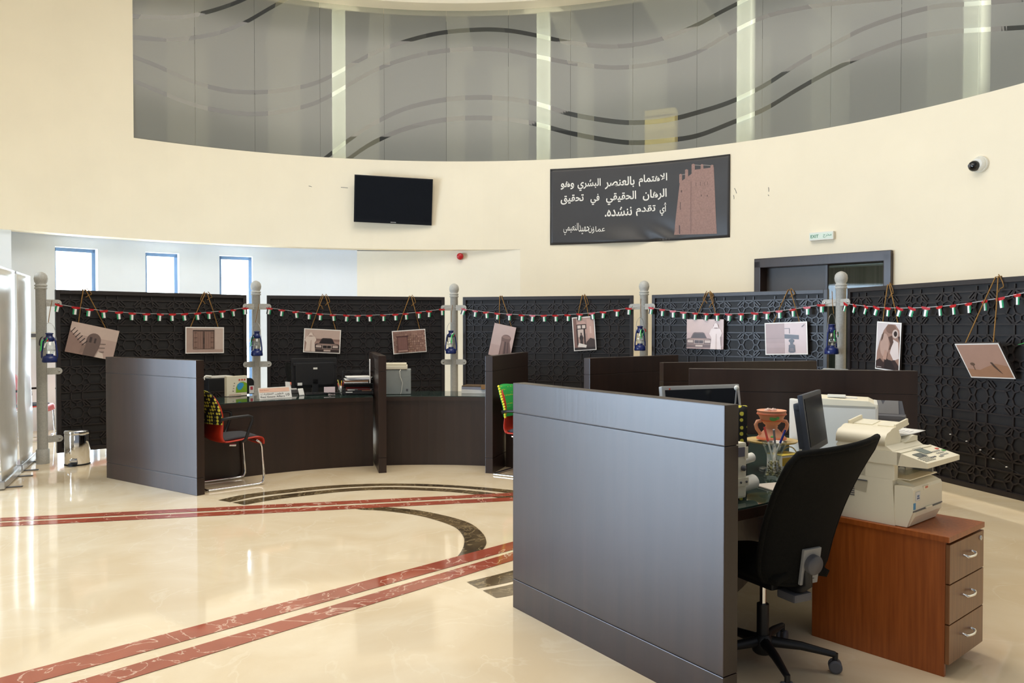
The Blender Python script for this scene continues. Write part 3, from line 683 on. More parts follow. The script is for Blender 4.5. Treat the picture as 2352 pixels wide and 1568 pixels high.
def ribbon(o, seed, ext_=0.05):
    r = random.Random(seed); m = MB()
    for k, fm in enumerate((M['redf'], FL[1], FL[2], FL[3], flat(70, 200, 100))):
        a0 = (r.uniform(-.03, .02), -.045 - .004 * k, r.uniform(.2, .25)); n = 8
        def fn(u, v, a0=a0, k=k): 
            return (a0[0] - ext_ * (k - 1.5) * .35 * u + .012 * math.sin(4 * u + k) + (v - .5) * .012, a0[1] - .02 * u, a0[2] - (.03 + .02 * k) * u + .01 * math.sin(7 * u))
        m.slabgrid(fn, n, 1, .0015, fm)
    m.build('ribbon', o)
L0 = lantern(); ll = ['blue hurricane lantern hanging on the post beside the roll-up banners', 'blue hurricane lantern hanging on the post by the window gap', 'dark blue lantern with red ribbon on the post behind the book stack counter', 'blue hurricane lantern with red and green ribbon left of the post beside the archway picture', 'blue hurricane lantern with bright green ribbon on the post before the glazed door', 'lantern with green ribbon at the far end of the copier side screen']
lx = [(114, 832), (590, 817), (1036, 812), (1470, 805), (1910, 813), (2385, 832)]
for i, P in enumerate(POSTS):
    o = L0 if i == 0 else dup(L0)
    Yd = P.y - (0.15 if i < 5 else 0.0); p = at(lx[i][0], lx[i][1], Yd); o.location = p; o.rotation_euler = (0, 0, R_((10, -20, 15, 25, 30, 0)[i])); o.scale = (1.2, 1.2, 1.15)
    o['label'] = ll[i]; o['group'] = 'hurricane lanterns on the posts'
for i, o in enumerate([x for x in COL.objects if x.name.startswith('hurricane_lantern')]): ribbon(o, 3 + i, 0.05 if i != 5 else 0.22)
# ================================================================== HANGING PICTURES
def pic(i, px, py, wd, hh, roll, label, layers, border=0.012, apex=None, lean=0.0, drop=None, off=0.05, holes=(0.2, 0.8), loops=1, cdepth=0.022, bcol=(238, 234, 228)):
    p, d, n = onscreen(i, px, py, off)
    # local frame: x along the screen to the right, y away from the ring, z up
    o = thing('hanging_picture', label, 'picture', (0, 0, 0), 0, 'pictures hung from ropes on the screens')
    o.matrix_world = frame(p, (d.x, d.y, 0)) @ Matrix.Rotation(R_(roll), 4, 'Y') @ Matrix.Rotation(R_(lean), 4, 'X')
    W, H = wd / 2, hh / 2; y0 = -cdepth / 2
    m = MB(); m.box((0, 0, 0), (wd, cdepth, hh), flat(60, 54, 52), bev=0.003); m.build('board', o)
    m = MB()
    if border: m.poly([(-W, y0 - .0008, -H), (W, y0 - .0008, -H), (W, y0 - .0008, H), (-W, y0 - .0008, H)], flat(*bcol))
    iw, ih = wd - 2 * border, hh - 2 * border
    for k, (col, pts) in enumerate(layers):
        y = y0 - .0012 - .0004 * k
        mt = col if not isinstance(col, tuple) else flat(*col, 0.35)
        m.poly([(-iw / 2 + u * iw, y, -ih / 2 + v * ih) for u, v in pts], mt)
    m.build('print', o)
    # rope: from two holes at the top edge up to the screen's top rail and back over it
    ao, A, dd, L = SCR[i]
    inv = o.matrix_world.inverted()
    top = A + dd * ((Vector((p.x, p.y, 0)) - A).dot(dd) + (apex or 0)); Zt = SH1 + .006
    nn = Vector((dd.y, -dd.x, 0))
    m = MB()
    for hx, s in ((holes[0], -1), (holes[1], 1)):
        h = Vector((-W + wd * hx, 0.0, H)); a = inv @ (Vector((top.x, top.y, Zt)) + nn * .032 + dd * s * .012); b = inv @ (Vector((top.x, top.y, Zt + .006)) + dd * s * .012); c = inv @ (Vector((top.x, top.y, Zt - .05)) - nn * .034 + dd * s * .012)
        m.tube([h - Vector((0, 0, .01)), h + (a - h) * .5 + Vector((.004 * s, 0, -.006)), a, b, c], .0055, M['rope'], 6)
    for k in range(loops):
        base = Vector((top.x, top.y, Zt)) + nn * .036
        ln = .10 + .05 * ((i + k) % 3); sx = 1 if k % 2 == 0 else -1
        pts = [inv @ (base + dd * (sx * (.02 + .05 * math.sin(math.pi * q / 10)) * (1 if q <= 5 else .5)) + Vector((0, 0, .02 - ln * math.sin(math.pi * q / 20 * 2 * .5)))) for q in range(11)]
        m.tube(pts, .0045, M['rope'], 5)
    m.build('rope', o); return o
def ell(cx, cy, rx, ry, n=16, a0=0, a1=TAU): return [(cx + rx * math.cos(a0 + (a1 - a0) * k / n), cy + ry * math.sin(a0 + (a1 - a0) * k / n)) for k in range(n if a1 - a0 >= TAU - .01 else n + 1)]
def rect(a, b, c, d): return [(a, b), (c, b), (c, d), (a, d)]
SK = (190, 164, 152)
full = rect(0, 0, 1, 1)
# 1 round tower with jutting poles, tilted
ly = [((184, 160, 150), full), ((200, 178, 166), rect(0, .62, 1, 1)), ((150, 124, 114), [(0.0, 0.0), (.58, 0), (.56, .12), (.34, .34), (.12, .58), (0, .74)])]
ly += [((112, 94, 88), [(.36, .0), (.60, .0), (.66, .30)] + ell(.52, .52, .15, .24, 10, 0, math.pi) + [(.37, .30)]), ((70, 58, 56), rect(.43, .44, .48, .62)), ((70, 58, 56), rect(.53, .44, .57, .60)), ((140, 118, 108), [(.30, .28), (.38, .36), (.36, .10), (.28, .04)])]
for k in range(6): ly.append(((60, 50, 50), [(.02 + .055 * k, .66 - .07 * k), (.035 + .055 * k, .65 - .07 * k), (.10 + .06 * k, .82 - .07 * k), (.085 + .06 * k, .83 - .07 * k)]))
for k in range(3): ly.append(((60, 50, 50), [(.66, .18 + .13 * k), (.78, .21 + .13 * k), (.78, .225 + .13 * k), (.66, .195 + .13 * k)]))
ly.append(((215, 198, 186), [(.62, 0), (.80, .0), (.76, .16), (.66, .20)]))
pic(0, 212, 783, .50, .345, 13, 'tilted sepia picture of a domed round tower with jutting poles, above the chrome bin', ly, 0.0, apex=-.07, holes=(.14, .72), loops=1)
# 2 old double door
ly = [((184, 162, 150), full), ((170, 146, 134), rect(0, 0, .16, 1)), ((196, 176, 164), rect(.78, 0, 1, 1)), ((176, 150, 138), rect(0, 0, 1, .12)), ((92, 72, 64), rect(.17, .13, .76, .92)), ((140, 110, 98), rect(.19, .15, .455, .86)), ((140, 110, 98), rect(.475, .15, .74, .86)), ((70, 54, 50), rect(.17, .87, .76, .92)), ((84, 66, 60), rect(.44, .15, .49, .9)), ((60, 48, 46), rect(.45, .35, .48, .6))]
for k in range(4): ly += [((112, 88, 78), rect(.19 + .065 * k + .05, .15, .197 + .065 * k + .05, .86)), ((112, 88, 78), rect(.48 + .065 * k + .05, .15, .487 + .065 * k + .05, .86))]
for z in (.2, .42, .60, .8): ly += [((78, 60, 54), rect(.2, z, .28, z + .015)), ((78, 60, 54), rect(.65, z, .74, z + .015))]
pic(0, 470, 781, .475, .325, 0.5, 'white bordered sepia picture of an old wooden double door', ly, apex=.03, holes=(.13, .86), loops=2)
def car(x0, x1, y0, y1, dark):
    f = lambda u, v: (x0 + (x1 - x0) * u, y0 + (y1 - y0) * v)
    b, wn, g, lt = ((62, 50, 48), (40, 34, 34), (150, 126, 116), (196, 176, 166)) if dark else ((112, 88, 80), (78, 62, 58), (160, 130, 118), (205, 184, 172))
    return [(b, [f(*q) for q in ((0, 0), (1, 0), (1, .5), (.96, .58), (.80, .62), (.70, .95), (.64, 1), (.32, 1), (.26, .95), (.16, .62), (.03, .58), (0, .5))]),
            (wn, [f(*q) for q in ((.20, .62), (.77, .62), (.68, .93), (.30, .93))]), (g, [f(*q) for q in ((.03, .5), (.97, .5), (.80, .60), (.16, .60))]),
            (lt, [f(*q) for q in ((.30, .26), (.68, .26), (.68, .50), (.30, .50))]), (wn, [f(*q) for q in ((.32, .28), (.66, .28), (.66, .48), (.32, .48))]), (g, [f(*q) for q in ((.485, .28), (.50, .28), (.50, .48), (.485, .48))]),
            (lt, [f(*q) for q in ((.04, .32), (.26, .32), (.26, .48), (.04, .48))]), (lt, [f(*q) for q in ((.72, .32), (.94, .32), (.94, .48), (.72, .48))]),
            (g, [f(*q) for q in ((.02, .2), (.98, .2), (.98, .24), (.02, .24))]), (lt, [f(*q) for q in ((.36, .06), (.64, .06), (.64, .17), (.36, .17))])]
def man(x, y0, h, c1, c2, head):
    w_ = h * .17
    return [(c1, [(x - w_, y0), (x + w_, y0), (x + w_ * .8, y0 + h * .45), (x + w_ * 1.15, y0 + h * .62), (x + w_ * .8, y0 + h * .8), (x - w_ * .8, y0 + h * .8), (x - w_ * 1.2, y0 + h * .6), (x - w_ * .8, y0 + h * .45)]), (c2, [(x - w_ * .1, y0), (x + w_ * .25, y0), (x + w_ * .2, y0 + h * .6), (x, y0 + h * .6)]),
            (head, ell(x, y0 + h * .90, w_ * .5, h * .10, 12)), (c1, [(x - w_ * .6, y0 + h * .76), (x - w_ * .3, y0 + h * .97), (x, y0 + h * 1.02), (x + w_ * .3, y0 + h * .97), (x + w_ * .55, y0 + h * .8), (x + w_ * .3, y0 + h * .84), (x - w_ * .25, y0 + h * .84)])]
ly = [((196, 172, 160), full), ((164, 134, 122), rect(0, 0, 1, .55)), ((140, 112, 102), rect(0, .5, 1, .60)), ((178, 152, 140), rect(0, 0, .3, .12))] + car(.30, 1.0, 0, .64, True) + man(.17, .02, .84, (222, 204, 192), (196, 172, 160), (150, 120, 108))
pic(1, 740, 783, .475, .315, 3, 'white bordered sepia picture of a robed man left of a dark car', ly, apex=.03, holes=(.18, .86), loops=2)
# 4 stone wall with a small door
ly = [((158, 124, 110), full)]
r2 = random.Random(4)
for a in range(16):
    for b in range(9): ly.append((r2.choice([(142, 108, 96), (168, 134, 120), (152, 120, 106), (130, 98, 88)]), rect(a / 16 + .006, b / 9 + .012, (a + .82) / 16, (b + .8) / 9)))
ly += [((104, 72, 66), rect(.10, .05, .44, .78)), ((128, 92, 84), rect(.14, .16, .40, .72)), ((86, 58, 54), rect(.08, .72, .46, .79)), ((160, 128, 116), rect(.12, .05, .42, .13))]
for k in range(4): ly.append(((104, 74, 68), rect(.18 + .055 * k, .16, .186 + .055 * k, .72)))
pic(1, 940, 784, .455, .315, -4, 'white bordered sepia picture of a stone wall with a small door', ly, apex=.02, holes=(.16, .84), loops=1)
# 5 tilted round tower
ly = [((198, 174, 168), full), ((188, 162, 156), rect(0, 0, 1, .35)), ((120, 94, 88), [(.45, 0), (.98, 0), (.98, .2), (.84, .52)] + ell(.66, .60, .22, .12, 10, .2, math.pi) + [(.46, .48)]), ((140, 112, 104), [(.52, 0), (.62, 0), (.60, .5), (.50, .5)]), ((84, 64, 60), [(.66, .12), (.74, .12), (.68, .5), (.62, .5)]), ((96, 74, 70), [(.80, .1), (.9, .1), (.80, .48), (.74, .5)]), ((146, 118, 110), ell(.655, .64, .20, .05, 16))]
pic(2, 1154, 783, .31, .44, 12, 'tilted sepia picture of a leaning round tower against plain sky, half hidden by the partition', ly, 0.0, apex=-.03, holes=(.22, .78), loops=0)
# 6 man in an archway
ly = [((176, 146, 136), full), ((128, 96, 88), rect(0, .0, .16, 1)), ((196, 160, 148), [(.16, .5), (.62, .5), (.62, .78)] + ell(.39, .78, .23, .13, 10, 0, math.pi) + [(.16, .78)]), ((62, 48, 46), rect(.16, .64, .62, .80)), ((216, 200, 190), rect(.20, .67, .36, .77)), ((216, 200, 190), rect(.42, .67, .58, .77)), ((54, 42, 42), rect(.48, .08, .56, .66)), ((54, 42, 42), rect(.14, .14, .20, .66)), ((206, 188, 178), rect(.20, .4, .48, .64)),
      ((196, 160, 148), rect(.66, .34, .98, .95)), ((214, 184, 172), rect(.78, .5, .86, .72)), ((70, 58, 56), [(.5, .04), (1, .04), (1, .3), (.8, .36), (.6, .24)]), ((44, 36, 36), rect(0, 0, 1, .07))] + man(.36, .10, .44, (52, 42, 42), (84, 66, 62), (150, 118, 106)) + [((226, 218, 210), [(.16, .10), (.56, .06), (.6, .14), (.22, .22)])]
pic(2, 1342, 766, .30, .445, -4, 'small upright sepia picture of a seated man under an archway', ly, apex=-.02, holes=(.25, .75), loops=1)
# 7 pale car with man on the right
ly = [((196, 168, 162), full), ((202, 176, 168), rect(0, .55, 1, 1)), ((176, 146, 138), rect(0, 0, 1, .1)), ((160, 132, 124), rect(.70, .12, .97, .42))] + car(.0, .70, .04, .56, False) + man(.80, .0, .86, (228, 210, 204), (204, 182, 174), (140, 110, 100))
pic(3, 1620, 767, .50, .36, 0.5, 'unbordered sepia picture of a pale car with a white robed man standing right', ly, 0.0, apex=.03, holes=(.22, .82), loops=3)
# 8 hanging lamp on a beam
ly = [((200, 176, 170), full), ((156, 124, 114), rect(0, 0, .47, 1)), ((142, 112, 102), rect(0, .5, .47, .52)), ((164, 132, 122), rect(0, .2, .47, .35)), ((62, 54, 52), [(.47, .50), (.82, .46), (.82, .60), (.47, .64)]), ((62, 54, 52), rect(.47, .82, .60, .835)), ((62, 54, 52), rect(.587, .66, .60, .83)), ((52, 44, 44), ell(.64, .42, .07, .06, 14)), ((52, 44, 44), [(.60, .38), (.68, .38), (.67, .28), (.61, .28)]), ((70, 58, 56), ell(.645, .25, .08, .06, 14)), ((58, 46, 44), [(.57, .22), (.72, .22), (.73, .06), (.68, .03), (.60, .03), (.56, .06)]), ((96, 74, 68), rect(.60, .08, .69, .18)), ((80, 70, 68), [(.90, .86), (.97, .94), (.96, .95), (.89, .875)])]
pic(3, 1806, 777, .495, .365, -2, 'white bordered sepia picture of a lamp hanging from a beam', ly, apex=.02, holes=(.2, .82), loops=1)
# 9 falcon portrait
ly = [((206, 196, 194), full), ((150, 118, 104), [(0, .12), (.02, .36), (.12, .60), (.28, .84), (.46, .98), (.78, .98), (.96, .86), (1, .7), (1, 0), (.2, 0)]), ((178, 148, 134), ell(.34, .52, .20, .26, 16)), ((120, 92, 80), ell(.60, .88, .22, .10, 16)), ((214, 200, 194), [(.72, .66), (.94, .60), (1, .26), (.78, .20), (.60, .36)]), ((88, 66, 58), [(.50, .70), (.66, .74), (.74, .60), (.62, .44), (.54, .42), (.60, .56)]), ((196, 178, 168), ell(.80, .78, .13, .095, 16)), ((48, 36, 34), ell(.81, .78, .075, .06, 14)), ((70, 52, 48), [(.92, .72), (1, .74), (1, .60)]), ((60, 46, 44), [(.0, .0), (.0, .16), (.18, .22), (.34, .14), (.42, .26), (.60, .18), (.82, .22), (1, .10), (1, 0)]), ((44, 36, 36), [(.36, 0), (.42, .22), (.66, .20), (.86, .04), (.86, 0)]), ((176, 140, 124), [(.30, .22), (.46, .2), (.5, .36), (.38, .42)]), ((214, 208, 204), rect(.05, .028, .26, .036)), ((100, 80, 70), [(.18, .6), (.26, .66), (.30, .80), (.22, .74)])]
pic(4, 2042, 795, .335, .475, 3, 'upright white bordered picture of a brown falcon head close up', ly, apex=-.03, holes=(.2, .82), loops=1, off=.045)
# 10 desert picture leaning out at its top
ly = [((172, 136, 120), full), ((160, 118, 92), [(0, 0), (1, 0), (1, .34), (.72, .42), (.45, .30), (.30, .22), (0, .26)]), ((96, 74, 64), ell(.18, .40, .06, .05, 10)), ((96, 74, 64), rect(.17, .22, .19, .36)), ((70, 54, 50), [(.62, .46), (.67, .46), (.74, .26), (.80, .10), (.74, .18), (.66, .32)])]
pic(4, 2263, 827, .44, .335, -2, 'brownish desert picture leaning outward near the right edge of the copier side screen', ly, border=0.011, apex=.02, lean=30, holes=(.22, .86), loops=1, off=.12)
# ================================================================== RED VISITOR CHAIRS
def visitor_chair(label, loc, f, cushion=None, group=None):
    # local +x is the way the chair faces
    o = thing('visitor_chair', label, 'chair', (loc[0], loc[1], 0), yaw(f), group)
    prof = [(.265, .375), (.262, .42), (.235, .445), (.17, .447), (.02, .432), (-.08, .425), (-.14, .44), (-.165, .49), (-.158, .58), (-.158, .68), (-.185, .78), (-.225, .865)]
    def cr(t):
        k = t * (len(prof) - 1); i = min(int(k), len(prof) - 2); u = k - i; p = [prof[max(i - 1, 0)], prof[i], prof[i + 1], prof[min(i + 2, len(prof) - 1)]]
        return tuple(0.5 * (2 * p[1][q] + (p[2][q] - p[0][q]) * u + (2 * p[0][q] - 5 * p[1][q] + 4 * p[2][q] - p[3][q]) * u * u + (3 * p[1][q] - p[0][q] - 3 * p[2][q] + p[3][q]) * u**3) for q in (0, 1))
    def sh(u, v):
        x, z = cr(u); w_ = .225 + .012 * math.sin(math.pi * u) - (.05 * max(0, (u - .85) / .15) ** 2); s = 2 * v - 1
        b = .03 * s * s if u > .5 else .012 * s * s
        return (x + (b if u > .5 else 0), s * w_, z + (0 if u > .5 else b))
    m = MB(); m.slabgrid(sh, 30, 10, .016, M['red']); m.build('shell', o)
    m = MB(); m.slabgrid(lambda u, v: (-.125 + .345 * u, (2 * v - 1) * .19, .462 - .02 * u * u * 0 - .012 * (1 - math.sin(math.pi * u)) - .006 * (2 * v - 1) ** 2 + .012 * u), 12, 8, .04, M['seat']); m.build('seat_pad', o)
    for s in (-1, 1):
        a = MB(); y = s * .255
        a.tube([(-.15, s * .225, .635), (-.14, y, .652), (-.05, y, .662), (.10, y, .668), (.135, y, .655), (.138, y, .62), (.10, y, .52), (.075, y, .45), (.06, s * .225, .43)], .015, M['black'], 8); a.build('armrest', o)
    m = MB(); r = .0115
    for s in (-1, 1):
        y = s * .222
        m.tube([(-.06, y * .9, .405), (.0, y * .93, .40)], r, M['chrome'], 8)
        m.tube([(.20, y, .425), (.235, y, .40), (.245, y, .36), (.262, y, .10), (.262, y, .05), (.245, y, .022), (.21, y, .012), (-.26, y, .012)], r, M['chrome'], 10)
    m.tube([(-.26, -.222, .012), (-.27, -.21, .012), (-.27, .21, .012), (-.26, .222, .012)], r, M['chrome'], 10)
    m.tube([(.20, -.222, .425), (.20, .222, .425)], r, M['chrome'], 8); m.build('cantilever_frame', o)
    if cushion:
        cm, cl = cushion
        g = thing('cushion', cl, 'cushion', (loc[0], loc[1], 0), yaw(f)); m = MB()
        def cu(u, v):
            s = 2 * v - 1; z = .60 + .33 * u
            return (-.165 - .02 * u - .10 * max(0, u - .25) ** 1.3 + .03 * s * s, s * (.235 - .05 * max(0, u - .6)), z - .03 * s * s * u)
        def sleeve(u, v):
            # closed tube around the chair back, rounded at the top
            a = TAU * v; k = math.cos(math.pi / 2 * max(0, (u - .72) / .28)) ** .5 if u < .9999 else .02
            y = math.sin(a); x = math.cos(a); q = cu(min(u, .97), .5 + .5 * y)
            return (q[0] + .045 * x * (1 - .35 * y * y) * (.55 + .45 * k), q[1] * (.9 + .1 * k), q[2] - .012 * (1 - k))
        m.grid(sleeve, 22, 28, cm); m.grid(lambda u, v: (lambda p, q: tuple(p[i] + (q[i] - p[i]) * v for i in range(3)))(sleeve(1, u * .5), sleeve(1, 1 - u * .5)), 14, 2, cm); m.build('cushion_body', g)
        if cm is M['green']:
            m = MB()
            for k in range(13): p = cu(k / 12, 0.0); m.sph((p[0] + .02, p[1] - .008, p[2]), .013, M['yel'], 8)
            m.build('bead_trim', g)
    return o
visitor_chair('red visitor chair with yellow dotted black cushion beside the bin-side partition', (-2.70, 7.41), (.75, .66), (M['polka'], 'black cushion with yellow dots hung over the left red chair back'))
visitor_chair('red visitor chair with a green knitted cushion, half hidden by the front partition', (.155, 7.93), (.86, -.51), (M['green'], 'green knitted cushion with yellow bead trim on a red chair back'))
visitor_chair('red visitor chair far left, seen between the roll-up banner and the first post', (-6.42, 10.35), (.85, .2))
visitor_chair('red visitor chair seen in the gap right of the first post', (-6.06, 10.95), (.95, -.2))
# ================================================================== PEDAL BIN
def bin_():
    p = onz(178, 1066, 0); o = thing('pedal_bin', 'chrome pedal bin on the floor beside the first post', 'bin', (p.x, p.y, 0), R_(20))
    m = MB(); m.lathe([(.112, .0), (.125, .012), (.125, .325), (.121, .335)], M['chrome'], 32); m.build('body', o)
    m = MB(); m.lathe([(.124, .335), (.127, .34), (.127, .365), (.118, .378), (.05, .386), (0, .387)], M['chrome'], 32); m.build('lid', o)
    m = MB(); m.lathe([(.128, .0), (.128, .014)], M['black'], 32); m.build('base_ring', o)
    m = MB(); m.box((-.02, -.15, .03), (.085, .06, .012), M['black'], bev=.004); m.box((-.02, -.125, .055), (.07, .02, .03), M['chrome'], bev=.004); m.build('pedal', o)
bin_()
# ================================================================== ROLL-UP BANNERS
pA, pB, pC = onz(72, 1057, 0), onz(36, 1091, 0), onz(-30, 1152, 0)
def rollup(P, Q, lab):
    d = (Q - P); L = d.length; o = thing('rollup_banner', lab, 'banner stand', P, yaw(d), 'roll-up banner stands')
    m = MB(); m.box((L / 2, 0, .05), (L, .10, .075), M['steel'], bev=.012); m.build('base_cassette', o)
    for t in (.16, .84):
        m = MB(); m.box((L * t, .0, .006), (.03, .34, .008), M['dgrey'], bev=.002); m.build('foot', o)
    m = MB(); m.cyl((L / 2, -.02, .06), (L / 2, -.02, 2.06), .008, M['steel'], 10); m.build('pole', o)
    m = MB(); m.slabgrid(lambda u, v: (L * (.02 + .96 * u), .012 + .012 * math.sin(9 * v + 2 * u) * (1 - v) + .018 * math.sin(math.pi * u), .085 + 1.95 * v), 16, 24, .002, M['sheet']); m.build('banner_sheet', o)
    m = MB(); m.box((L / 2, .0, 2.05), (L, .025, .022), M['steel'], bev=.004); m.build('top_rail', o)
dAB = (pC - pA).normalized()
rollup(pA, pA + dAB * .85, 'pale roll-up banner stand nearest the first post, seen edge on')
rollup(pA + dAB * .93, pA + dAB * 1.78, 'pale roll-up banner stand cut by the left border of the photo')
# ================================================================== WALL THINGS
def onwall(px, py, off):
    p = oncyl(px, py, RW - off); t = th_of(p); return p, frame(p, (math.cos(t), -math.sin(t), 0))       # x right, y outwards, z up
p, X = onwall(904, 460, .16); o = thing('television', 'black flat television on the cream wall under the frosted glazing', 'television'); o.matrix_world = X @ Matrix.Rotation(R_(5), 4, 'Z') @ Matrix.Rotation(R_(1.0), 4, 'Y') @ Matrix.Rotation(R_(6), 4, 'X')
tw, th_ = 1.30, .775
m = MB(); m.box((0, 0, 0), (tw, .05, th_), M['blackg'], bev=.008); m.box((0, .04, 0), (tw * .7, .05, th_ * .7), M['black']); m.build('casing', o)
m = MB(); m.box((0, -.0255, .012), (tw - .05, .003, th_ - .09), M['tvs']); m.build('display', o)
m = MB(); m.box((0, -.0275, -th_ / 2 + .022), (.09, .003, .012), M['greyp']); m.build('badge', o)
m = MB(); m.box((0, .085, 0), (.3, .06, .3), M['black']); m.build('wall_bracket', o)
# banner
t0, zt0 = thz(1264, 386); t1, zt1 = thz(1678, 357); _, zb0 = thz(1263, 560); _, zb1 = thz(1678, 548)
bz0, bz1 = (zb0 + zb1) / 2 - .0, (zt0 + zt1) / 2; BW = (t1 - t0) * RW; BH = bz1 - bz0
o = thing('wall_banner', 'black wall banner with white Arabic lettering and a tower picture', 'banner', (0, 0, 0))
def bmap(off):
    def f(u, v):   # u, v in 0..1 across and up
        t = t0 + (t1 - t0) * u; bump = .012 * math.sin(5 * u + 9 * v) * math.exp(-4 * v) + (.05 * math.exp(-((u - .40) / .12) ** 2 - (v / .18) ** 2)) + .03 * math.exp(-((u - .62) / .10) ** 2 - (v / .16) ** 2) * math.sin(30 * u + 20 * v)
        return cyl(t, RW - .018 - off - bump, bz0 + BH * v)
    return f
m = MB(); f0 = bmap(0); m.slabgrid(f0, 60, 24, .002, M['banner']); m.build('vinyl_sheet', o)
f1 = bmap(.006)
W_ = lambda x: (x - 120) / (2245 - 120)
def V_(x, y):
    top = 232 + (90 - 232) * W_(x); bot = 1133 + (1063 - 1133) * W_(x); return (bot - y) / (bot - top)
for line in ((('الاهتمام', 1190, 1525, 288, 425), ('بالعنصر', 785, 1140, 318, 455), ('البشري', 455, 735, 340, 480), ('وهو', 250, 412, 372, 470)),
             (('الرهان', 1240, 1520, 470, 600), ('الحقيقي', 800, 1160, 492, 645), ('في', 612, 720, 520, 650), ('تحقيق', 250, 530, 530, 645)),
             (('أي', 1440, 1520, 632, 785), ('تقدم', 1158, 1390, 662, 780), ('ننشده.', 785, 1110, 675, 785)),
             (('عمار', 630, 790, 905, 990), ('بن', 590, 650, 900, 985), ('حميد', 470, 600, 890, 1000), ('النعيمي', 285, 470, 870, 1010))):
    for t, x0, x1, ya, yb in line:
        m = MB(); xm = (x0 + x1) / 2; put_text(m, shape(t), W_(x0), W_(x1), V_(xm, yb), V_(xm, ya), M['letter'], f1, .018 if ya < 800 else .0); m.build('lettering', o)
m = MB(); f2 = bmap(.004)
def tw_(pts, mt, k=0): 
    fk = bmap(.004 + .002 * k); m.poly([fk(W_(x), V_(x, y)) for x, y in pts], mt)
def twg(u, v):
    ip = lambda pts, q: next(pts[k][1] + (pts[k + 1][1] - pts[k][1]) * (q - pts[k][0]) / (pts[k + 1][0] - pts[k][0]) for k in range(len(pts) - 1) if q <= pts[k + 1][0] + 1e-9)
    ty = ip([(0, 395), (.33, 300), (.36, 255), (1.0, 235)], u); y = 1016 + (ty - 1016) * v
    xl = 1605 + (1672 - 1605) * (1016 - y) / (1016 - 395); xr = 2098 - (2098 - 2062) * (1016 - y) / (1016 - 235)
    x = xl + (xr - xl) * u; return f2(W_(x), V_(x, y))
m.grid(twg, 30, 24, M['brick'])
for a, b, c in ((1665, 1698, 295), (1732, 1768, 243), (1808, 1845, 182), (1912, 1943, 190), (2024, 2058, 203)): tw_([(a, c + 110), (a, c + 8), ((a + b) / 2, c), (b, c + 8), (b, c + 110)], M['brick'])
dk = flat(84, 62, 58)
[tw_([(1797, 1005 - 62 * k), (1797, 943 - 62 * k), (1806, 943 - 62 * k), (1806, 1005 - 62 * k)], flat(128, 98, 90), 1) for k in range(10)]
for x, y, w2, h2 in ((1685, 490, 14, 26), (1676, 630, 8, 90), (1662, 905, 14, 100), (1858, 405, 4, 40), (1908, 400, 4, 44), (1955, 405, 4, 40), (1990, 400, 4, 40), (1918, 550, 8, 22), (1986, 555, 8, 22)): tw_([(x, y + h2), (x, y), (x + w2, y), (x + w2, y + h2)], dk, 1)
for a, b, c, d_ in ((1845, 195, 1912, 205), (1943, 200, 2024, 212), (1700, 305, 1735, 300)): tw_([(a, b + 5), (a, b), (c, d_), (c, d_ + 5)], flat(170, 160, 150), 1)
m.build('tower_picture', o)
# exit sign, alarm, camera, switch
p, X = onwall(1888, 542, .035); o = thing('exit_sign', 'pale green exit sign box on the wall above the door', 'exit sign'); o.matrix_world = X
m = MB(); m.box((0, 0, 0), (.345, .06, .115), M['offw'], bev=.006); m.build('housing', o)
m = MB(); m.box((0, -.031, 0), (.325, .004, .085), M['exitp']); m.build('sign_face', o)
m = MB(); put_text(m, 'EXIT', -.15, -.035, -.022, .022, M['exitg'], lambda x, y: (x, -.0345, y), .015); m.build('lettering', o); m = MB(); put_text(m, shape('مخرج'), .03, .15, -.028, .026, M['exitg'], lambda x, y: (x, -.0345, y), .0); m.build('lettering', o)
tR = thz(1057, 589)[0]; Rr = 7.95 + (RW - 7.95) * (tR - tCor) / (tFade - tCor)
p = oncyl(1057, 589, Rr - .03); t = th_of(p); o = thing('fire_alarm_sounder', 'red fire alarm sounder on the daylit wall below the banner level', 'alarm'); o.matrix_world = frame(p, (math.cos(t), -math.sin(t), 0)) @ Matrix.Rotation(R_(90), 4, 'X')
m = MB(); m.lathe([(.055, -.03), (.055, .0), (.050, .01)], M['redf'], 24); m.build('base', o)
m = MB(); m.lathe([(.048, .01), (.058, .025), (.055, .06), (.035, .07), (0, .072)], M['redf'], 24); m.build('horn', o)
p, X = onwall(2253, 378, .0); o = thing('security_camera', 'white and dark security camera on the right part of the wall', 'camera'); o.matrix_world = X @ Matrix.Rotation(R_(90), 4, 'X')
m = MB(); m.lathe([(.10, .0), (.10, .03), (.092, .04)], M['offw'], 28); m.build('mount', o)
m = MB(); m.lathe([(.088, .04), (.085, .06), (.06, .085)], M['offw'], 28); m.build('housing', o)
m = MB(); m.sph((-.03, -.02, .09), .065, M['blackg'], 20); m.sph((-.05, -.02, .145), .022, M['dgrey'], 12); m.build('lens_dome', o)
p = oncyl(76, 770, RO - .01); t = th_of(p); o = thing('light_switch', 'dark wall switch plate between the roll-up banner and first post', 'switch'); o.matrix_world = frame(p, (math.cos(t), -math.sin(t), 0))
m = MB(); m.box((0, 0, 0), (.14, .012, .10), M['offw'], bev=.003); m.build('plate', o)
m = MB(); m.box((0.0, -.008, 0), (.10, .006, .05), M['dgrey']); m.build('rocker', o)
# ================================================================== THINGS ON THE FAR COUNTERS
ZK = ZC + 0.001
def cframe(p, face=None):
    # on the counter: local x to the right as seen from the ring's middle, y outwards
    t = th_of(p); return (t,)
def placed(name, label, cat, px, py, rzx=0.0, group=None, z=ZK):
    p = onz(px, py, z); t = th_of(p); return thing(name, label, cat, (p.x, p.y, z), -t + rzx, group), p
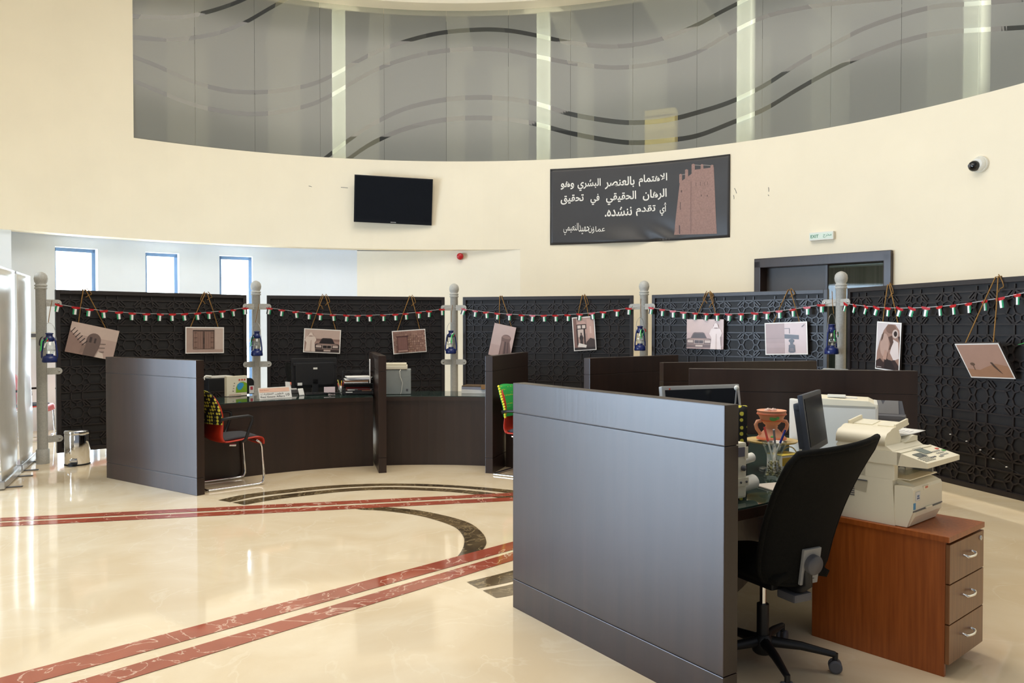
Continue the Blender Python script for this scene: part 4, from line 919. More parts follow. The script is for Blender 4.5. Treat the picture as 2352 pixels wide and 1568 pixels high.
# desk sign 10
o, p = placed('desk_sign', 'white tent sign numbered 10 on the left counter', 'sign', 634, 914.5, R_(8)); W2, H2 = .18, .115
m = MB(); m.add([(-W2, 0, 0), (W2, 0, 0), (W2, .035, H2), (-W2, .035, H2), (-W2, .07, 0), (W2, .07, 0)], [(0, 1, 2, 3), (3, 2, 5, 4), (0, 3, 4), (1, 5, 2)], M['paper']); m.build('card', o)
m = MB(); sl = lambda x, y: (x, y / H2 * .035 - .0012, y)
m.poly([sl(-W2 + .008, .066), sl(W2 - .02, .066), sl(W2 - .02, H2 - .008), sl(-W2 + .008, H2 - .008)], flat(240, 196, 172)); 
sl2 = lambda x, y: (x, y / H2 * .035 - .0022, y)
put_text(m, shape('شؤون العقارات'), -.16, .09, .038, .06, flat(70, 66, 70), sl2); put_text(m, 'Real Estate Affairs', -.165, .10, .012, .030, flat(70, 66, 70), sl2); put_text(m, '10', .115, .155, .022, .048, flat(50, 48, 50), sl2)
put_text(m, 'Real Estate', -.165, -.07, .085, .095, flat(196, 120, 96), sl2)
m.build('print', o)
# earth brochure stand
o, p = placed('brochure_stand', 'white brochure stand showing a green and blue globe on the left counter', 'brochure', 545, 909, R_(10)); W2, H2 = .118, .215
m = MB(); m.box((0, .03, H2 / 2), (2 * W2, .05, H2), M['beige2'], bev=.004); m.build('holder', o)
m = MB(); y = .0035
gp = lambda u, v, k: (-W2 + 2 * W2 * u, y - .0006 * k, H2 * v)
m.poly([gp(u, v, 1) for u, v in [(.44, .17), (1, .17)] + [(1, .6), (.92, .66), (.8, .70), (.66, .68), (.52, .58), (.45, .42)]], flat(132, 178, 40)); m.poly([gp(u, v, 2) for u, v in [(.50, .42), (.52, .56), (.62, .66), (.80, .64), (.84, .52), (.74, .36), (.66, .30), (.56, .30)]], flat(60, 160, 214))
for k in range(3): m.poly([gp(.62 + .13 * k + .05 * math.cos(a), .80 + .05 * math.sin(a), 1) for a in [TAU * q / 8 for q in range(8)]], flat(214, 96, 80))
for k in range(4): m.poly([gp(u, v, 1) for u, v in rect(.28 + .02 * k, .24 + .13 * k, .34 + .02 * k, .27 + .13 * k)], flat(120, 110, 100))
m.poly([gp(u, v, 1) for u, v in rect(.1, .06, .7, .08)], flat(200, 150, 140)); m.build('cover_print', o)
# arched file holder and dark printer behind
o, p = placed('file_holder', 'black arched file holder behind the globe brochure stand', 'file holder', 574, 905, R_(10)); m = MB()
m.prism([(-.08, 0), (.06, 0), (.06, .13)] + [(.06 - .06 + .06 * math.cos(a), .13 + .05 * math.sin(a)) for a in [math.pi * .5 * k / 6 for k in range(1, 7)]] + [(-.08, .18)], -.10, -.02, M['black'], Matrix.Rotation(R_(90), 4, 'X')); m.build('body', o)
m = MB(); m.box((.028, .018, .05), (.055, .006, .085), M['paper']); m.box((.028, .0145, .065), (.03, .002, .035), flat(190, 70, 80)); m.build('label_card', o)
o, p = placed('receipt_printer', 'black desk printer with white top cover behind the yellow dotted cushion', 'printer', 503, 898, R_(8)); m = MB()
m.box((0.02, .08, .075), (.30, .20, .15), M['black'], bev=.012); m.build('body', o)
m = MB(); m.box((.02, .06, .163), (.28, .16, .022), M['offw'], bev=.005); m.tube([(-.10, -.02, .175), (-.16, -.02, .182), (-.185, -.02, .17), (-.187, -.02, .14)], .013, M['offw'], 8); m.build('top_cover', o)
# monitor seen from behind
def monitor(name_label, loc, rz, wd, hh, base_z, frame_m, screen_m, tilt=0, back_badge=True, dep=.05, stand=True, group=None):
    o = thing('monitor', name_label, 'monitor', loc, rz, group); X = Matrix.Translation((0, 0, base_z + hh / 2)) @ Matrix.Rotation(R_(tilt), 4, 'X')
    m = MB(); m.box((0, 0, 0), (wd, dep * .5, hh), frame_m, X, bev=.006); m.box((0, dep * .5, -.01), (wd * .86, dep * .8, hh * .78), frame_m, X, bev=.012); m.box((0, dep * .5, hh * .30), (wd * .94, dep * .6, .035), frame_m, X, bev=.01); m.build('casing', o)
    m = MB(); m.box((0, -dep * .25 - .001, .004), (wd - .036, .003, hh - .05), screen_m, X); m.build('display', o)
    if stand:
        m = MB(); m.box((0, dep * .6, base_z / 2 + .05), (.07, .03, base_z + .10), frame_m if frame_m is not M['offw'] else M['greyp'], bev=.006); m.build('stand_neck', o)
        m = MB(); m.box((0, .04, .008), (.24, .18, .016), M['black'], bev=.006); m.build('stand_base', o)
    if back_badge:
        m = MB(); m.box((0, dep * .9 + .002, .05), (.045, .003, .02), M['offw'], X); m.box((wd * .34, dep * .9 + .002, -hh * .36), (.05, .003, .03), M['paper'], X); m.build('badge', o)
    return o
p = onz(722, 905, ZK); t = th_of(p); monitor('black monitor seen from behind on the left counter', (p.x, p.y, ZK), -t + math.pi + R_(4), .50, .325, .075, M['black'], M['tvs'])
# wire tray with papers
o, p = placed('letter_tray', 'black wire letter tray stacked with papers beside the low partition', 'letter tray', 822, 906.5, R_(-6)); m = MB(); w2, dd = .165, .30
for z in (.02, .12): 
    for k in range(9): m.cyl((-w2 + .04 * k, 0, z), (-w2 + .04 * k, dd, z), .0025, M['black'], 5)
    for y in (0, dd): m.cyl((-w2, y, z), (w2, y, z), .004, M['black'], 6); m.cyl((-w2, y, z + .045), (w2, y, z + .045), .004, M['black'], 6)
for x in (-w2, w2):
    for y in (0, dd): m.cyl((x, y, 0), (x - .02 * (1 if x > 0 else -1) * 0, y, .25), .004, M['black'], 6)
m.tube([(-w2, 0, .25), (w2, 0, .25), (w2, dd, .25), (-w2, dd, .25)], .004, M['black'], 6, closed=True); m.box((0, dd, .09), (.33, .006, .14), M['black']); m.box((0, .005, .03), (.33, .006, .05), M['black']); m.build('wire_frame', o)
m = MB()
for k, (z, mt, a) in enumerate(((.03, M['paper'], 3), (.045, flat(120, 84, 60), -4), (.055, M['paper'], 5), (.06, flat(200, 60, 60), 2), (.135, M['paper'], 4), (.15, flat(168, 116, 78), -2), (.163, M['paper'], 5), (.175, flat(230, 232, 236), -3), (.19, M['paper'], 8))): m.box((.02 * math.sin(k), .14, z), (.26, .27, .010), mt, Matrix.Rotation(R_(a), 4, 'Z'))
m.box((.13, .0, .26), (.012, .10, .26), M['paper'], bev=.003); m.build('paper_stack', o)
def pens(o, n, r0, h0, cols, seed, z0=0.0, ln=.14):
    r = random.Random(seed)
    for k in range(n):
        a = TAU * k / n + r.uniform(-.3, .3); m = MB(); c = cols[k % len(cols)]; b = Vector((r0 * .3 * math.cos(a + 2), r0 * .3 * math.sin(a + 2), z0 + .012)); e = Vector((r0 * 1.25 * math.cos(a), r0 * 1.25 * math.sin(a), z0 + ln + r.uniform(-.02, .03)))
        q = thing('pen', 'x', 'pen'); q.matrix_world = o.matrix_world; m.tube([b, b + (e - b) * .6], .0045, flat(230, 228, 222), 7); m.tube([b + (e - b) * .6, e], .0055, c, 7); m.build('barrel', q)
        yield q
o, p = placed('pen_cup', 'clear pen cup holding red and yellow pens beside the wire tray', 'pen cup', 783, 905.5); bpy.context.view_layer.update()
m = MB(); m.lathe([(.028, 0), (.036, .004), (.04, .095), (.037, .095), (.033, .008), (0, .006)], M['cglass'], 20); m.build('cup', o)
for k, q in enumerate(pens(o, 5, .03, .1, [flat(210, 40, 40), flat(220, 190, 50), flat(214, 90, 90), flat(230, 220, 120)], 3)): q['label'] = ['red pen', 'yellow pen', 'pink red pen', 'pale yellow pen', 'second red pen'][k] + ' leaning in the clear cup beside the wire tray'; q['group'] = 'pens in the clear cup'
o, p = placed('note_card', 'small white card standing left of the monitor stand', 'card', 694, 908, R_(25)); m = MB(); m.slabgrid(lambda u, v: (-.035 + .07 * u, .03 * v + .006 * math.sin(3 * u), .075 * v), 6, 6, .002, M['paper']); m.build('card', o)
o, p = placed('note_pad', 'pinkish paper note standing right of the monitor stand', 'note', 757, 906, R_(-8)); m = MB(); m.box((0, .02, .045), (.12, .012, .09), flat(206, 188, 190), Matrix.Rotation(R_(-14), 4, 'X'), bev=.002); m.build('sheet', o)
o, p = placed('leaflet_box', 'grey leaflet box with an orange edged sheet left of the monitor', 'leaflet box', 672, 903, R_(8)); m = MB(); m.box((0, .06, .02), (.14, .12, .04), flat(120, 118, 118), bev=.004); m.build('box', o); m = MB(); m.poly([(-.06, .05, .04), (.07, .05, .04), (.05, .08, .115), (-.055, .08, .13)], M['paper']); m.poly([(.0, .048, .09), (.062, .048, .085), (.05, .079, .116), (.0, .079, .122)], flat(226, 106, 70)); m.build('leaflet', o)
# cables behind the monitor
p = onz(720, 906, ZK); m = MB(); r5 = random.Random(5)
for k in range(5):
    m.tube([(p.x - .16 + .07 * q + .02 * r5.uniform(-1, 1), p.y + .02 + .05 * math.sin(q * 1.7 + k) + .0, ZK + .006 + .018 * abs(math.sin(q * 1.1 + k))) for q in range(8)], .0035, M['black'], 5)
tag(m.build('cable_tangle'), 'black cables tangled around the monitor stand on the left counter', 'cables', kind='stuff')
# desktop tower with scanner on top
o, p = placed('computer_tower', 'grey desktop computer tower right of the low partition', 'computer', 914, 906.0, R_(0)); 
m = MB(); m.box((0, .16, .137), (.285, .26, .27), flat(150, 156, 154, .45), bev=.006); m.build('case', o)
m = MB(); m.box((.10, .028, .05), (.02, .003, .02), M['dgrey']); m.build('sticker', o)
m = MB(); m.tube([(.03, .02, .272), (.02, -.01, .26), (.025, -.012, .20), (.05, -.008, .13), (.04, -.01, .05), (.03, -.01, .006)], .0035, M['offw'], 6); m.build('cable', o)
q = thing('desk_scanner', 'cream flatbed scanner lying on the grey computer tower', 'scanner', (p.x + .0, p.y, ZK + .273), -th_of(p)); m = MB(); m.box((-.06, .15, .025), (.33, .26, .045), M['beige'], bev=.012); m.build('base', q); m = MB(); m.box((-.06, .15, .058), (.31, .25, .02), M['beige2'], bev=.008); m.build('lid', q)
# papers and folder stack
p = onz(1087, 904, ZK); t = th_of(p); z = ZK
for k, (h, mt, nm, lb) in enumerate(((.045, M['paper'], 'paper_ream', 'thick white paper ream at the bottom of the stack by the second low partition'), (.03, flat(150, 152, 166), 'folder', 'grey lilac folder in the middle of the counter stack'), (.012, flat(92, 70, 44), 'ring_binder', 'brown binder lying on top of the counter stack'))):
    o = thing(nm, lb, 'papers', (p.x, p.y, z), -t + R_(4 - 3 * k)); m = MB(); m.box((0, .12, h / 2), (.27, .22, h), mt, bev=.002); m.build('block', o)
    if k == 2: m = MB(); m.box((.115, .0, .0), (.05, .012, .05), flat(150, 110, 60), bev=.003); m.build('clasp', o)
    z += h + .0005
# ================================================================== NEAR DESK: DRAWER CABINET AND COPIER
c0 = Vector((1.848, 3.325, 0)); fx = Vector((.757, .653, 0)).normalized(); fy = Vector((-fx.y, fx.x, 0))     # front runs along x, depth along y
CW, CD_, CH = .40, .60, .605
o = thing('drawer_cabinet', 'orange brown three drawer wooden cabinet under the cream copier', 'cabinet', c0, yaw(fx))
m = MB(); m.box((.009, CD_ / 2, .29), (.018, CD_, .58), M['teak'], bev=.002); m.box((CW - .009, CD_ / 2 + .01, .315), (.018, CD_ - .02, .53), M['teak']); m.box((CW / 2, CD_ / 2 + .01, .315), (CW - .03, CD_ - .02, .52), M['teakd']); m.build('carcass', o)
m = MB(); m.box((CW / 2, CD_ / 2 + .02, .025), (CW - .03, CD_ - .07, .05), M['teakd']); m.build('plinth', o)
m = MB(); m.box((CW / 2, CD_ / 2 - .008, CH - .0125), (CW + .015, CD_ + .02, .025), M['teak'], bev=.003); m.build('top_board', o)
for k in range(3):
    z0 = .055 + k * .173
    m = MB(); m.box((CW / 2, -.009, z0 + .085), (CW - .006, .018, .168), M['teakd'], bev=.002); d_ = m.build('drawer', o)
    m = MB(); m.tube([(CW / 2 - .05, -.018, z0 + .10), (CW / 2 - .05, -.034, z0 + .097)] + [(CW / 2 - .05 + .1 * u, -.036 - .010 * math.sin(math.pi * u), z0 + .095) for u in [q / 8 for q in range(9)]] + [(CW / 2 + .05, -.034, z0 + .097), (CW / 2 + .05, -.018, z0 + .10)], .0055, M['chrome'], 8); m.build('handle', d_)
    if k == 2: m = MB(); m.lathe([(.011, 0), (.011, .004), (.008, .006), (0, .006)], M['steel'], 14, Matrix.Translation((CW - .045, -.018, z0 + .14)) @ Matrix.Rotation(R_(90), 4, 'X')); m.build('lock', d_)
# copier: same heading, front towards -y
q0 = onz(2082, 1212, CH + .001)
o = thing('copier', 'cream multifunction copier on the orange brown drawer cabinet', 'copier', q0, yaw(fx)); o.scale = (.95, .84, .84)
PW, PD = .345, .40; B1 = M['beige']; B2 = M['beige2']
fr_ = lambda pts: pts
# side profile (y, z): y = 0 is the front foot line
m = MB(); side = [(.03, .0), (PD, .0), (PD + .015, .10), (PD - .0, .235), (.06, .235), (.045, .0)][:5]
X = Matrix(((0, 0, 1, 0), (1, 0, 0, 0), (0, 1, 0, 0), (0, 0, 0, 1)))
m.prism([(.06, .0), (PD, .0), (PD + .015, .08), (PD - .02, .245), (.075, .245)], 0, PW, B1, X)
m.box((.02, .22, .285), (.04, .31, .09), B1, bev=.004); m.box((PW / 2, .30, .285), (PW, .17, .09), B1, bev=.006); m.build('body', o)
m = MB(); m.prism([(.0, .002), (.066, .002), (.066, .215), (-.022, .215), (-.03, .20), (-.03, .088)], 0.004, PW - .004, B1, X); m.build('front_cover', o)
m = MB(); m.prism([(-.0295, .084), (-.0325, .086), (-.0325, .092), (-.0295, .092)], .004, PW - .004, M['dgrey'], X); m.prism([(-.033, .06), (-.004, .004), (.0, .004), (-.026, .084), (-.036, .084)], .02, PW - .02, B2, X); m.box((PW / 2, -.036, .09), (.07, .008, .010), B2, bev=.003); m.build('paper_drawer', o)
m = MB(); m.box((PW / 2 + .01, .0, .0), (PW * .55, .03, .02), M['black'], Matrix.Translation((0, .016, .012))); m.build('foot_recess', o)
# output bay: dark recess, clear guard, tray
m = MB(); m.box((PW / 2 + .02, .213, .29), (PW - .04, .004, .088), M['black']); m.box((PW / 2 + .02, .10, .247), (PW - .03, .20, .006), B2, bev=.002); m.prism([(-.022, .215), (.09, .215), (.09, .25), (.0, .225)], .05, PW - .01, B1, X); m.box((PW - .012, .09, .30), (.012, .15, .10), M['greyp']); m.build('output_bay', o)
m = MB(); m.box((PW / 2 + .06, .0, .288), (PW - .15, .003, .075), M['cglass'], Matrix.Translation((0, .07, 0))); m.build('clear_guard', o)
# scanner deck with control panel
m = MB(); m.prism([(.045, .325), (PD - .005, .325), (PD - .02, .395), (.03, .395)], -.004, PW + .004, B1, X); m.build('scanner_deck', o)
m = MB(); pan = [(-.105, .328), (.05, .322), (.05, .395), (-.105, .355)]; m.prism(pan, -.004, PW + .03, B2, X); cp = m.build('control_panel', o)
m = MB(); T = Matrix.Translation((0, -.105, .3556)) @ Matrix.Rotation(math.atan2(.04, .155), 4, 'X')
def key(mb, x, y, w_, h_, mt): mb.box((x, y, .0012), (w_, h_, .003), mt, T)
key(m, .09, .085, .085, .04, flat(98, 104, 98)); key(m, .10, .07, .03, .02, M['dgrey']); key(m, .19, .11, .075, .06, flat(120, 128, 122)); key(m, .19, .145, .10, .012, M['dgrey']); m.build('display', cp)
m = MB(); r6 = random.Random(2)
for a in range(7):
    for b in range(4): key(m, .02 + .017 * a, .02 + .013 * b, .010, .006, flat(170, 168, 158))
for a in range(4):
    for b in range(3): key(m, .245 + .022 * a, .04 + .022 * b, .014, .010, flat(176, 174, 166))
key(m, .335, .105, .026, .014, flat(214, 96, 84)); key(m, .35, .075, .028, .016, flat(96, 168, 96)); key(m, .15, .04, .05, .008, M['dgrey']); key(m, .22, .03, .04, .010, flat(150, 150, 144)); m.build('keypad', cp)
# document feeder
m = MB(); m.prism([(.075, .396), (PD - .01, .396), (PD - .025, .425), (.11, .42)], .0, PW, B2, X)
af = [(PD - .02, .42), (PD - .01, .455)] + [(PD - .065 + .055 * math.cos(a), .465 + .05 * math.sin(a)) for a in [math.pi * k / 16 for k in range(1, 8)]] + [(.20, .515), (.165, .49), (.15, .42)]
# the feeder head lies along the left side: a rounded bar running front to back
Y2 = Matrix.Identity(4)
hd = [(-.002, .42), (.17, .42), (.175, .45), (.155, .475)] + [(.10 + .055 * math.cos(a), .475 + .035 * math.sin(a)) for a in [math.pi * k / 10 for k in range(1, 9)]] + [(.02, .485), (.0, .46)]
XY = Matrix(((1, 0, 0, 0), (0, 0, -1, 0), (0, 1, 0, 0), (0, 0, 0, 1)))
m.prism(hd, -(PD - .01), -.115, B2, XY, True); m.build('feeder_head', o)
m = MB(); XT = Matrix.Translation((.13, .255, .492)) @ Matrix.Rotation(R_(-9), 4, 'Y'); m.box((.075, 0, 0), (.15, .27, .012), B2, XT, bev=.004); m.box((.08, -.06, .008), (.09, .09, .004), B1, XT); m.box((.08, .07, .008), (.09, .11, .004), B1, XT)
for s in (-1, 1): m.box((.07, s * .13, .015), (.14, .012, .035), B2, XT, bev=.003)
m.build('feed_tray', o)
m = MB(); m.box((.265, .25, .428), (.15, .26, .014), B2, bev=.004); m.prism([(.19, .42), (.335, .42), (.335, .445), (.30, .452), (.27, .448), (.235, .432)], -.16, -.10, B1, XY); m.build('document_cover', o)
m = MB()
for k in range(9): m.box((-.0006, PD - .075, .13 + .011 * k), (.003, .09, .005), M['dgrey'])
m.build('side_vent', o)
m = MB(); m.prism([(.215, .155), (.295, .165), (.285, .222), (.205, .222)], -.001, .004, flat(196, 188, 166), X); m.box((-.0012, .25, .219), (.004, .08, .006), M['dgrey']); m.build('side_grip', o)
m = MB(); m.box((.055, -.031, .165), (.05, .003, .05), flat(214, 214, 206)); m.box((.055, -.0328, .165), (.04, .001, .042), M['paper']); m.box((.055, -.0336, .153), (.028, .001, .006), flat(60, 80, 130)); m.box((.055, -.0336, .165), (.022, .001, .012), flat(110, 130, 170)); m.box((.02, -.031, .115), (.02, .003, .034), flat(70, 150, 200)); m.build('sticker', o)
m = MB(); m.box((.15, -.0305, .198), (.06, .004, .022), B2, bev=.002); m.box((.15, -.033, .2), (.028, .002, .010), flat(212, 110, 84)); m.build('maker_badge', o)
pz = onz(2113, 993, CH + .44)
q = thing('document', 'loose white printed sheet lying on the copier cover', 'paper', q0 + fx * .27 + fy * .22 + Vector((0, 0, .375)), yaw(fx) - R_(8)); m = MB(); m.slabgrid(lambda u, v: (-.09 + .24 * u, -.12 + .25 * v, .004 + .012 * u * u), 8, 8, .0015, M['paper']); m.build('sheet', q)
m = MB()
for k in range(9): m.box((.02, -.09 + .022 * k, .0125), (.16, .003, .0008), flat(190, 188, 190))
m.build('print', q)
# ================================================================== OFFICE CHAIR
def office_chair(label, hub, back_dir, wide=True):
    # local +y points from the seat to the outside of the backrest
    o = thing('office_chair', label, 'chair', (hub[0], hub[1], 0), math.atan2(back_dir[1], back_dir[0]) - math.pi / 2, 'black office chairs behind the counters')
    P = lambda u, v: (u, v)
    def bk(u, v):
        s = 2 * u - 1; z = .425 + .605 * v; w_ = .19 + .05 * v - .02 * max(0, (v - .9) / .1) ** 2 - .03 * max(0, (.12 - v) / .12) ** 2
        tp = -.02 * v * v * s * (1 if wide else 0)
        return (s * w_, .215 + .04 * v + .20 * v * v - .05 * s * s, z + tp + (.02 * s * s * abs(2 * v - 1) ** 3 if v < .5 else 0))
    m = MB(); m.slabgrid(bk, 16, 28, .03, M['fab']); bo = m.build('backrest', o)
    m = MB(); path = [bk(.0, v / 12) for v in range(13)] + [bk(u / 8, 1) for u in range(1, 9)] + [bk(1, 1 - v / 12) for v in range(1, 13)] + [bk(1 - u / 8, 0) for u in range(1, 8)]
    m.tube(path, .013, M['fab'], 8, closed=True); m.build('back_rim', bo)
    pp = Vector(bk(.46, .13)); XL = Matrix.Translation(pp + Vector((0, .024, 0))) @ Matrix.Rotation(R_(-8), 4, 'X')
    m = MB(); m.box((0, 0, 0), (.10, .014, .155), M['greyp'], XL, bev=.005); m.box((0, .008, -.055), (.05, .002, .003), M['dgrey'], XL); m.build('lumbar_plate', bo)
    m = MB(); m.lathe([(.042, 0), (.042, .022), (.038, .028), (0, .028)], M['dgrey'], 24, XL @ Matrix.Translation((0, .006, .012)) @ Matrix.Rotation(R_(-90), 4, 'X')); m.build('lumbar_knob', bo)
    m = MB(); m.slabgrid(lambda u, v: ((2 * u - 1) * (.17 - .02 * (2 * v - 1) ** 2), -.235 + .46 * v, .465 + .012 * math.sin(math.pi * u) - .03 * max(0, .15 - v) * 4 - .02 * (2 * u - 1) ** 4), 14, 14, .055, M['fab']); m.build('seat', o)
    m = MB(); m.box((0, .0, .40), (.16, .26, .05), M['black'], bev=.01); m.tube([(0, .10, .40), (0, .20, .39), (0, .25, .43), (0, .245, .50)], .022, M['black'], 10); m.box((.0, .18, .365), (.10, .10, .035), M['dgrey'], bev=.01); m.build('tilt_mechanism', o)
    m = MB(); m.cyl((0, 0, .27), (0, 0, .39), .014, M['chrome'], 14); m.cyl((0, 0, .075), (0, 0, .27), .026, M['black'], 16); m.build('gas_column', o)
    m = MB(); m.lathe([(.035, .05), (.045, .06), (.045, .12), (.03, .135)], M['black'], 16); m.build('hub', o)
    for k in range(5):
        a = OC_A + TAU * k / 5; d = Vector((math.cos(a), math.sin(a), 0)); m = MB()
        m.tube([d * .03 + Vector((0, 0, .105)), d * .16 + Vector((0, 0, .10)), d * .30 + Vector((0, 0, .078))], .024, M['black'], 10, r2=.013); m.cyl(d * .30 + Vector((0, 0, .085)), d * .30 + Vector((0, 0, .05)), .012, M['black'], 8); lg = m.build('base_leg', o)
        c = d * .30; t = Vector((-d.y, d.x, 0)); m = MB(); c2 = c + t * .018
        for s in (-1, 1):
            ax = frame((c.x + t.x * s * .014, c.y + t.y * s * .014, .0285), t) @ Matrix.Rotation(R_(90), 4, 'Y')
            m.lathe([(.020, -.009), (.028, -.007), (.028, .007), (.020, .009)], M['dgrey'], 20, ax)
        m.build('caster', lg)
    return o
OC_A = 0.0
hubp = (1.115, 3.46); bd = Vector((.45, -.89, 0)).normalized(); rz = math.atan2(bd.y, bd.x) - math.pi / 2
OC_A = math.atan2(-.10, .325) - rz
oc = office_chair('black mesh office chair in front, seen from behind, with grey lumbar plate', hubp, bd)
dup(oc, None, (CX + 3.72 * math.sin(R_(-23)), CY + 3.72 * math.cos(R_(-23)), 0), R_(23) + R_(8), 'black office chair behind the left counter, beside the monitor back')
# ================================================================== THINGS ON THE NEAR COUNTER
ND = ZK
def nthing(name, label, cat, pos, rz=0.0, group=None): return thing(name, label, cat, pos, rz, group)
# black monitor
sv = Vector((.60, -.80, 0)); 
pm = at(1868, 955, 3.80); o = monitor('black desktop monitor right of the terracotta burner, facing the office chair', (pm.x, pm.y, ND), 0, .40, .275, .155, flat(58, 64, 76), M['tvs'], tilt=-8, back_badge=False)
o.rotation_euler = (0, 0, math.atan2(-.93, .34) + math.pi / 2 + R_(37))
# silver framed monitor behind the front partition
pm = at(1613, 915, 4.05); o = monitor('silver framed monitor just above the front partition edge', (pm.x, pm.y, ND), R_(20), .47, .30, .145, flat(176, 178, 178), M['tvs'], tilt=-10, back_badge=False, dep=.06)
m = MB(); m.box((-.205, -.018, .432), (.008, .003, .008), flat(200, 80, 60)); m.build('mark', o)
pm = at(1680, 930, 3.98); o = nthing('gooseneck_microphone', 'small round microphone on a thin bent stalk beside the silver monitor', 'microphone', (pm.x, pm.y, ND))
zt = at(1692, 893, 3.98); m = MB(); m.lathe([(.04, 0), (.04, .012), (.02, .02), (0, .02)], M['greyp'], 18); m.build('base', o)
m = MB(); m.tube([(0, 0, .02), (-.01, 0, .15), (-.005, 0, .28), (.02, 0, .36), (zt.x - pm.x, 0, zt.z - ND)], .004, M['greyp'], 7); m.build('stalk', o)
m = MB(); m.sph((zt.x - pm.x, 0, zt.z - ND + .005), .014, M['offw'], 12); m.build('ball_head', o)
# dotted cushion edge behind the front partition
pm = at(1697, 1000, 3.74); o = nthing('dotted_cushion', 'black cushion with yellow dots, only its edge showing past the front partition', 'cushion', (pm.x, pm.y, ND), R_(10))
m = MB(); m.slabgrid(lambda u, v: (-.17 + .21 * u, .02 * math.sin(3 * u), .0 + .37 * v), 10, 12, .06, M['polka']); m.build('cushion_body', o)
# terracotta burner on a clear stand
pb = at(1772, 1008, 4.10); zb = pb.z
o = nthing('display_stand', 'clear glass stand with gold rimmed tray under the terracotta burner', 'stand', (pb.x, pb.y, ND)); h = zb - ND - .012
m = MB(); m.lathe([(.06, 0), (.065, .006), (.02, .012), (.02, h - .02), (.06, h - .004)], M['cglass'], 24); m.build('pedestal', o)
m = MB(); m.lathe([(.0, h - .004), (.125, h - .002), (.135, h + .008), (.13, h + .009), (.12, h + .003), (0, h + .002)], flat(206, 178, 110, .3), 30); m.build('tray', o)
o = nthing('incense_burner', 'terracotta incense burner with two handles standing on the glass stand', 'incense burner', (pb.x, pb.y, zb + .001)); k = 1.0
m = MB(); m.lathe([(.072, 0), (.075, .006), (.062, .022), (.034, .052), (.028, .058), (.032, .064), (.030, .072), (.040, .08), (.055, .098), (.062, .115), (.068, .125), (.073, .128), (.071, .135), (.074, .148), (.076, .15), (.07, .152), (.064, .14), (0, .13)], M['clay'], 32); m.build('bowl', o)
m = MB(); m.lathe([(.0755, .0), (.0765, .006), (.070, .013)], M['clayr'], 32); m.lathe([(.0735, .128), (.0765, .132), (.0735, .137)], M['clayr'], 32); m.lathe([(.052, .094), (.0568, .098), (.0575, .102)], M['clayr'], 32); m.build('painted_rings', o)
for s in (-1, 1):
    m = MB(); m.tube([(s * .055, 0, .096), (s * .075, 0, .092), (s * .083, 0, .075), (s * .078, 0, .055), (s * .064, 0, .035), (s * .056, 0, .02)], .0095, M['clay'], 10); m.build('handle', o)
m = MB(); m.sph((-.01, -.058, .112), .016, M['cgreen'], 10, sc=(1.3, .4, .8)); m.sph((-.012, -.060, .018), .012, M['cgreen'], 10, sc=(1.2, .6, .6)); m.sph((.01, -.064, .116), .010, M['cgreen'], 8, sc=(1, .4, .8)); m.build('painted_leaves', o)
m = MB()
for k in range(5): m.sph((-.035 + .012 * k, -.02 + .008 * (k % 3), .150 + .003 * (k % 2)), .012, flat(240, 214, 200), 7)
m.build('resin_pieces', o)
# pearl filled pen vase with pens
pv = onz(1778, 1097, ND); o = nthing('pen_vase', 'flared clear glass vase filled with pearls, holding pens', 'vase', (pv.x, pv.y, ND)); bpy.context.view_layer.update()
m = MB(); m.lathe([(.045, 0), (.05, .005), (.03, .07), (.028, .09), (.055, .16), (.062, .18), (.059, .18), (.05, .155), (.024, .09), (.027, .07), (.044, .008), (0, .006)], M['cglass'], 28); m.build('vase_body', o)
m = MB(); r8 = random.Random(8)
for k in range(150):
    z = r8.uniform(.012, .085); rr = (.042 - .018 * z / .09) * math.sqrt(r8.random()); a = r8.uniform(0, TAU); m.sph((rr * math.cos(a), rr * math.sin(a), z), .0055, r8.choice([flat(226, 216, 190, .25), flat(190, 176, 120, .25), flat(120, 110, 80, .3)]), 6)
b = m.build('pearls', o); b['kind'] = 'stuff'
for k, q in enumerate(pens(o, 3, .045, .1, [flat(40, 52, 150), flat(214, 80, 70), flat(150, 150, 156)], 5, .06, .16)): q['label'] = ['blue marker', 'red pen', 'grey pen'][k] + ' standing in the pearl filled vase'; q['group'] = 'pens in the pearl vase'
# cream stamping machine with two white paper rolls, just past the front partition
pw = Vector((.985, 3.44, ND)); rzm = R_(32)
o = nthing('label_printer', 'cream desk machine with paper rolls at the end of the front partition', 'machine', pw, rzm)
m = MB(); m.prism([(.0, .0), (.0, .245), (-.16, .245), (-.16, .0)][::-1], 0, .0, M['beige']) if False else None
m = MB(); m.box((-.09, .0, .13), (.16, .14, .24), M['beige'], bev=.01); m.box((-.015, -.072, .205), (.02, .004, .05), M['beige2']); m.build('housing', o)
m = MB(); m.box((-.06, -.0715, .21), (.08, .004, .04), flat(100, 98, 112)); m.build('display', o)
m = MB(); m.box((-.05, -.0715, .08), (.10, .004, .035), B1); 
for k in range(3): m.lathe([(.005, 0), (.005, .005), (0, .006)], M['dgrey'], 8, Matrix.Translation((-.085 + .035 * k, -.073, .08)) @ Matrix.Rotation(R_(90), 4, 'X'))
m.lathe([(.012, 0), (.012, .010), (0, .012)], M['dgrey'], 12, Matrix.Translation((-.035, -.071, .14)) @ Matrix.Rotation(R_(90), 4, 'X')); m.build('controls', o)
m = MB(); m.cyl((-.012, .0, .15), (.105, .0, .165), .021, M['offw'], 20); m.build('upper_roll', o)
m = MB(); m.cyl((-.012, -.01, .045), (.105, -.01, .058), .032, M['offw'], 24); m.build('lower_roll', o)
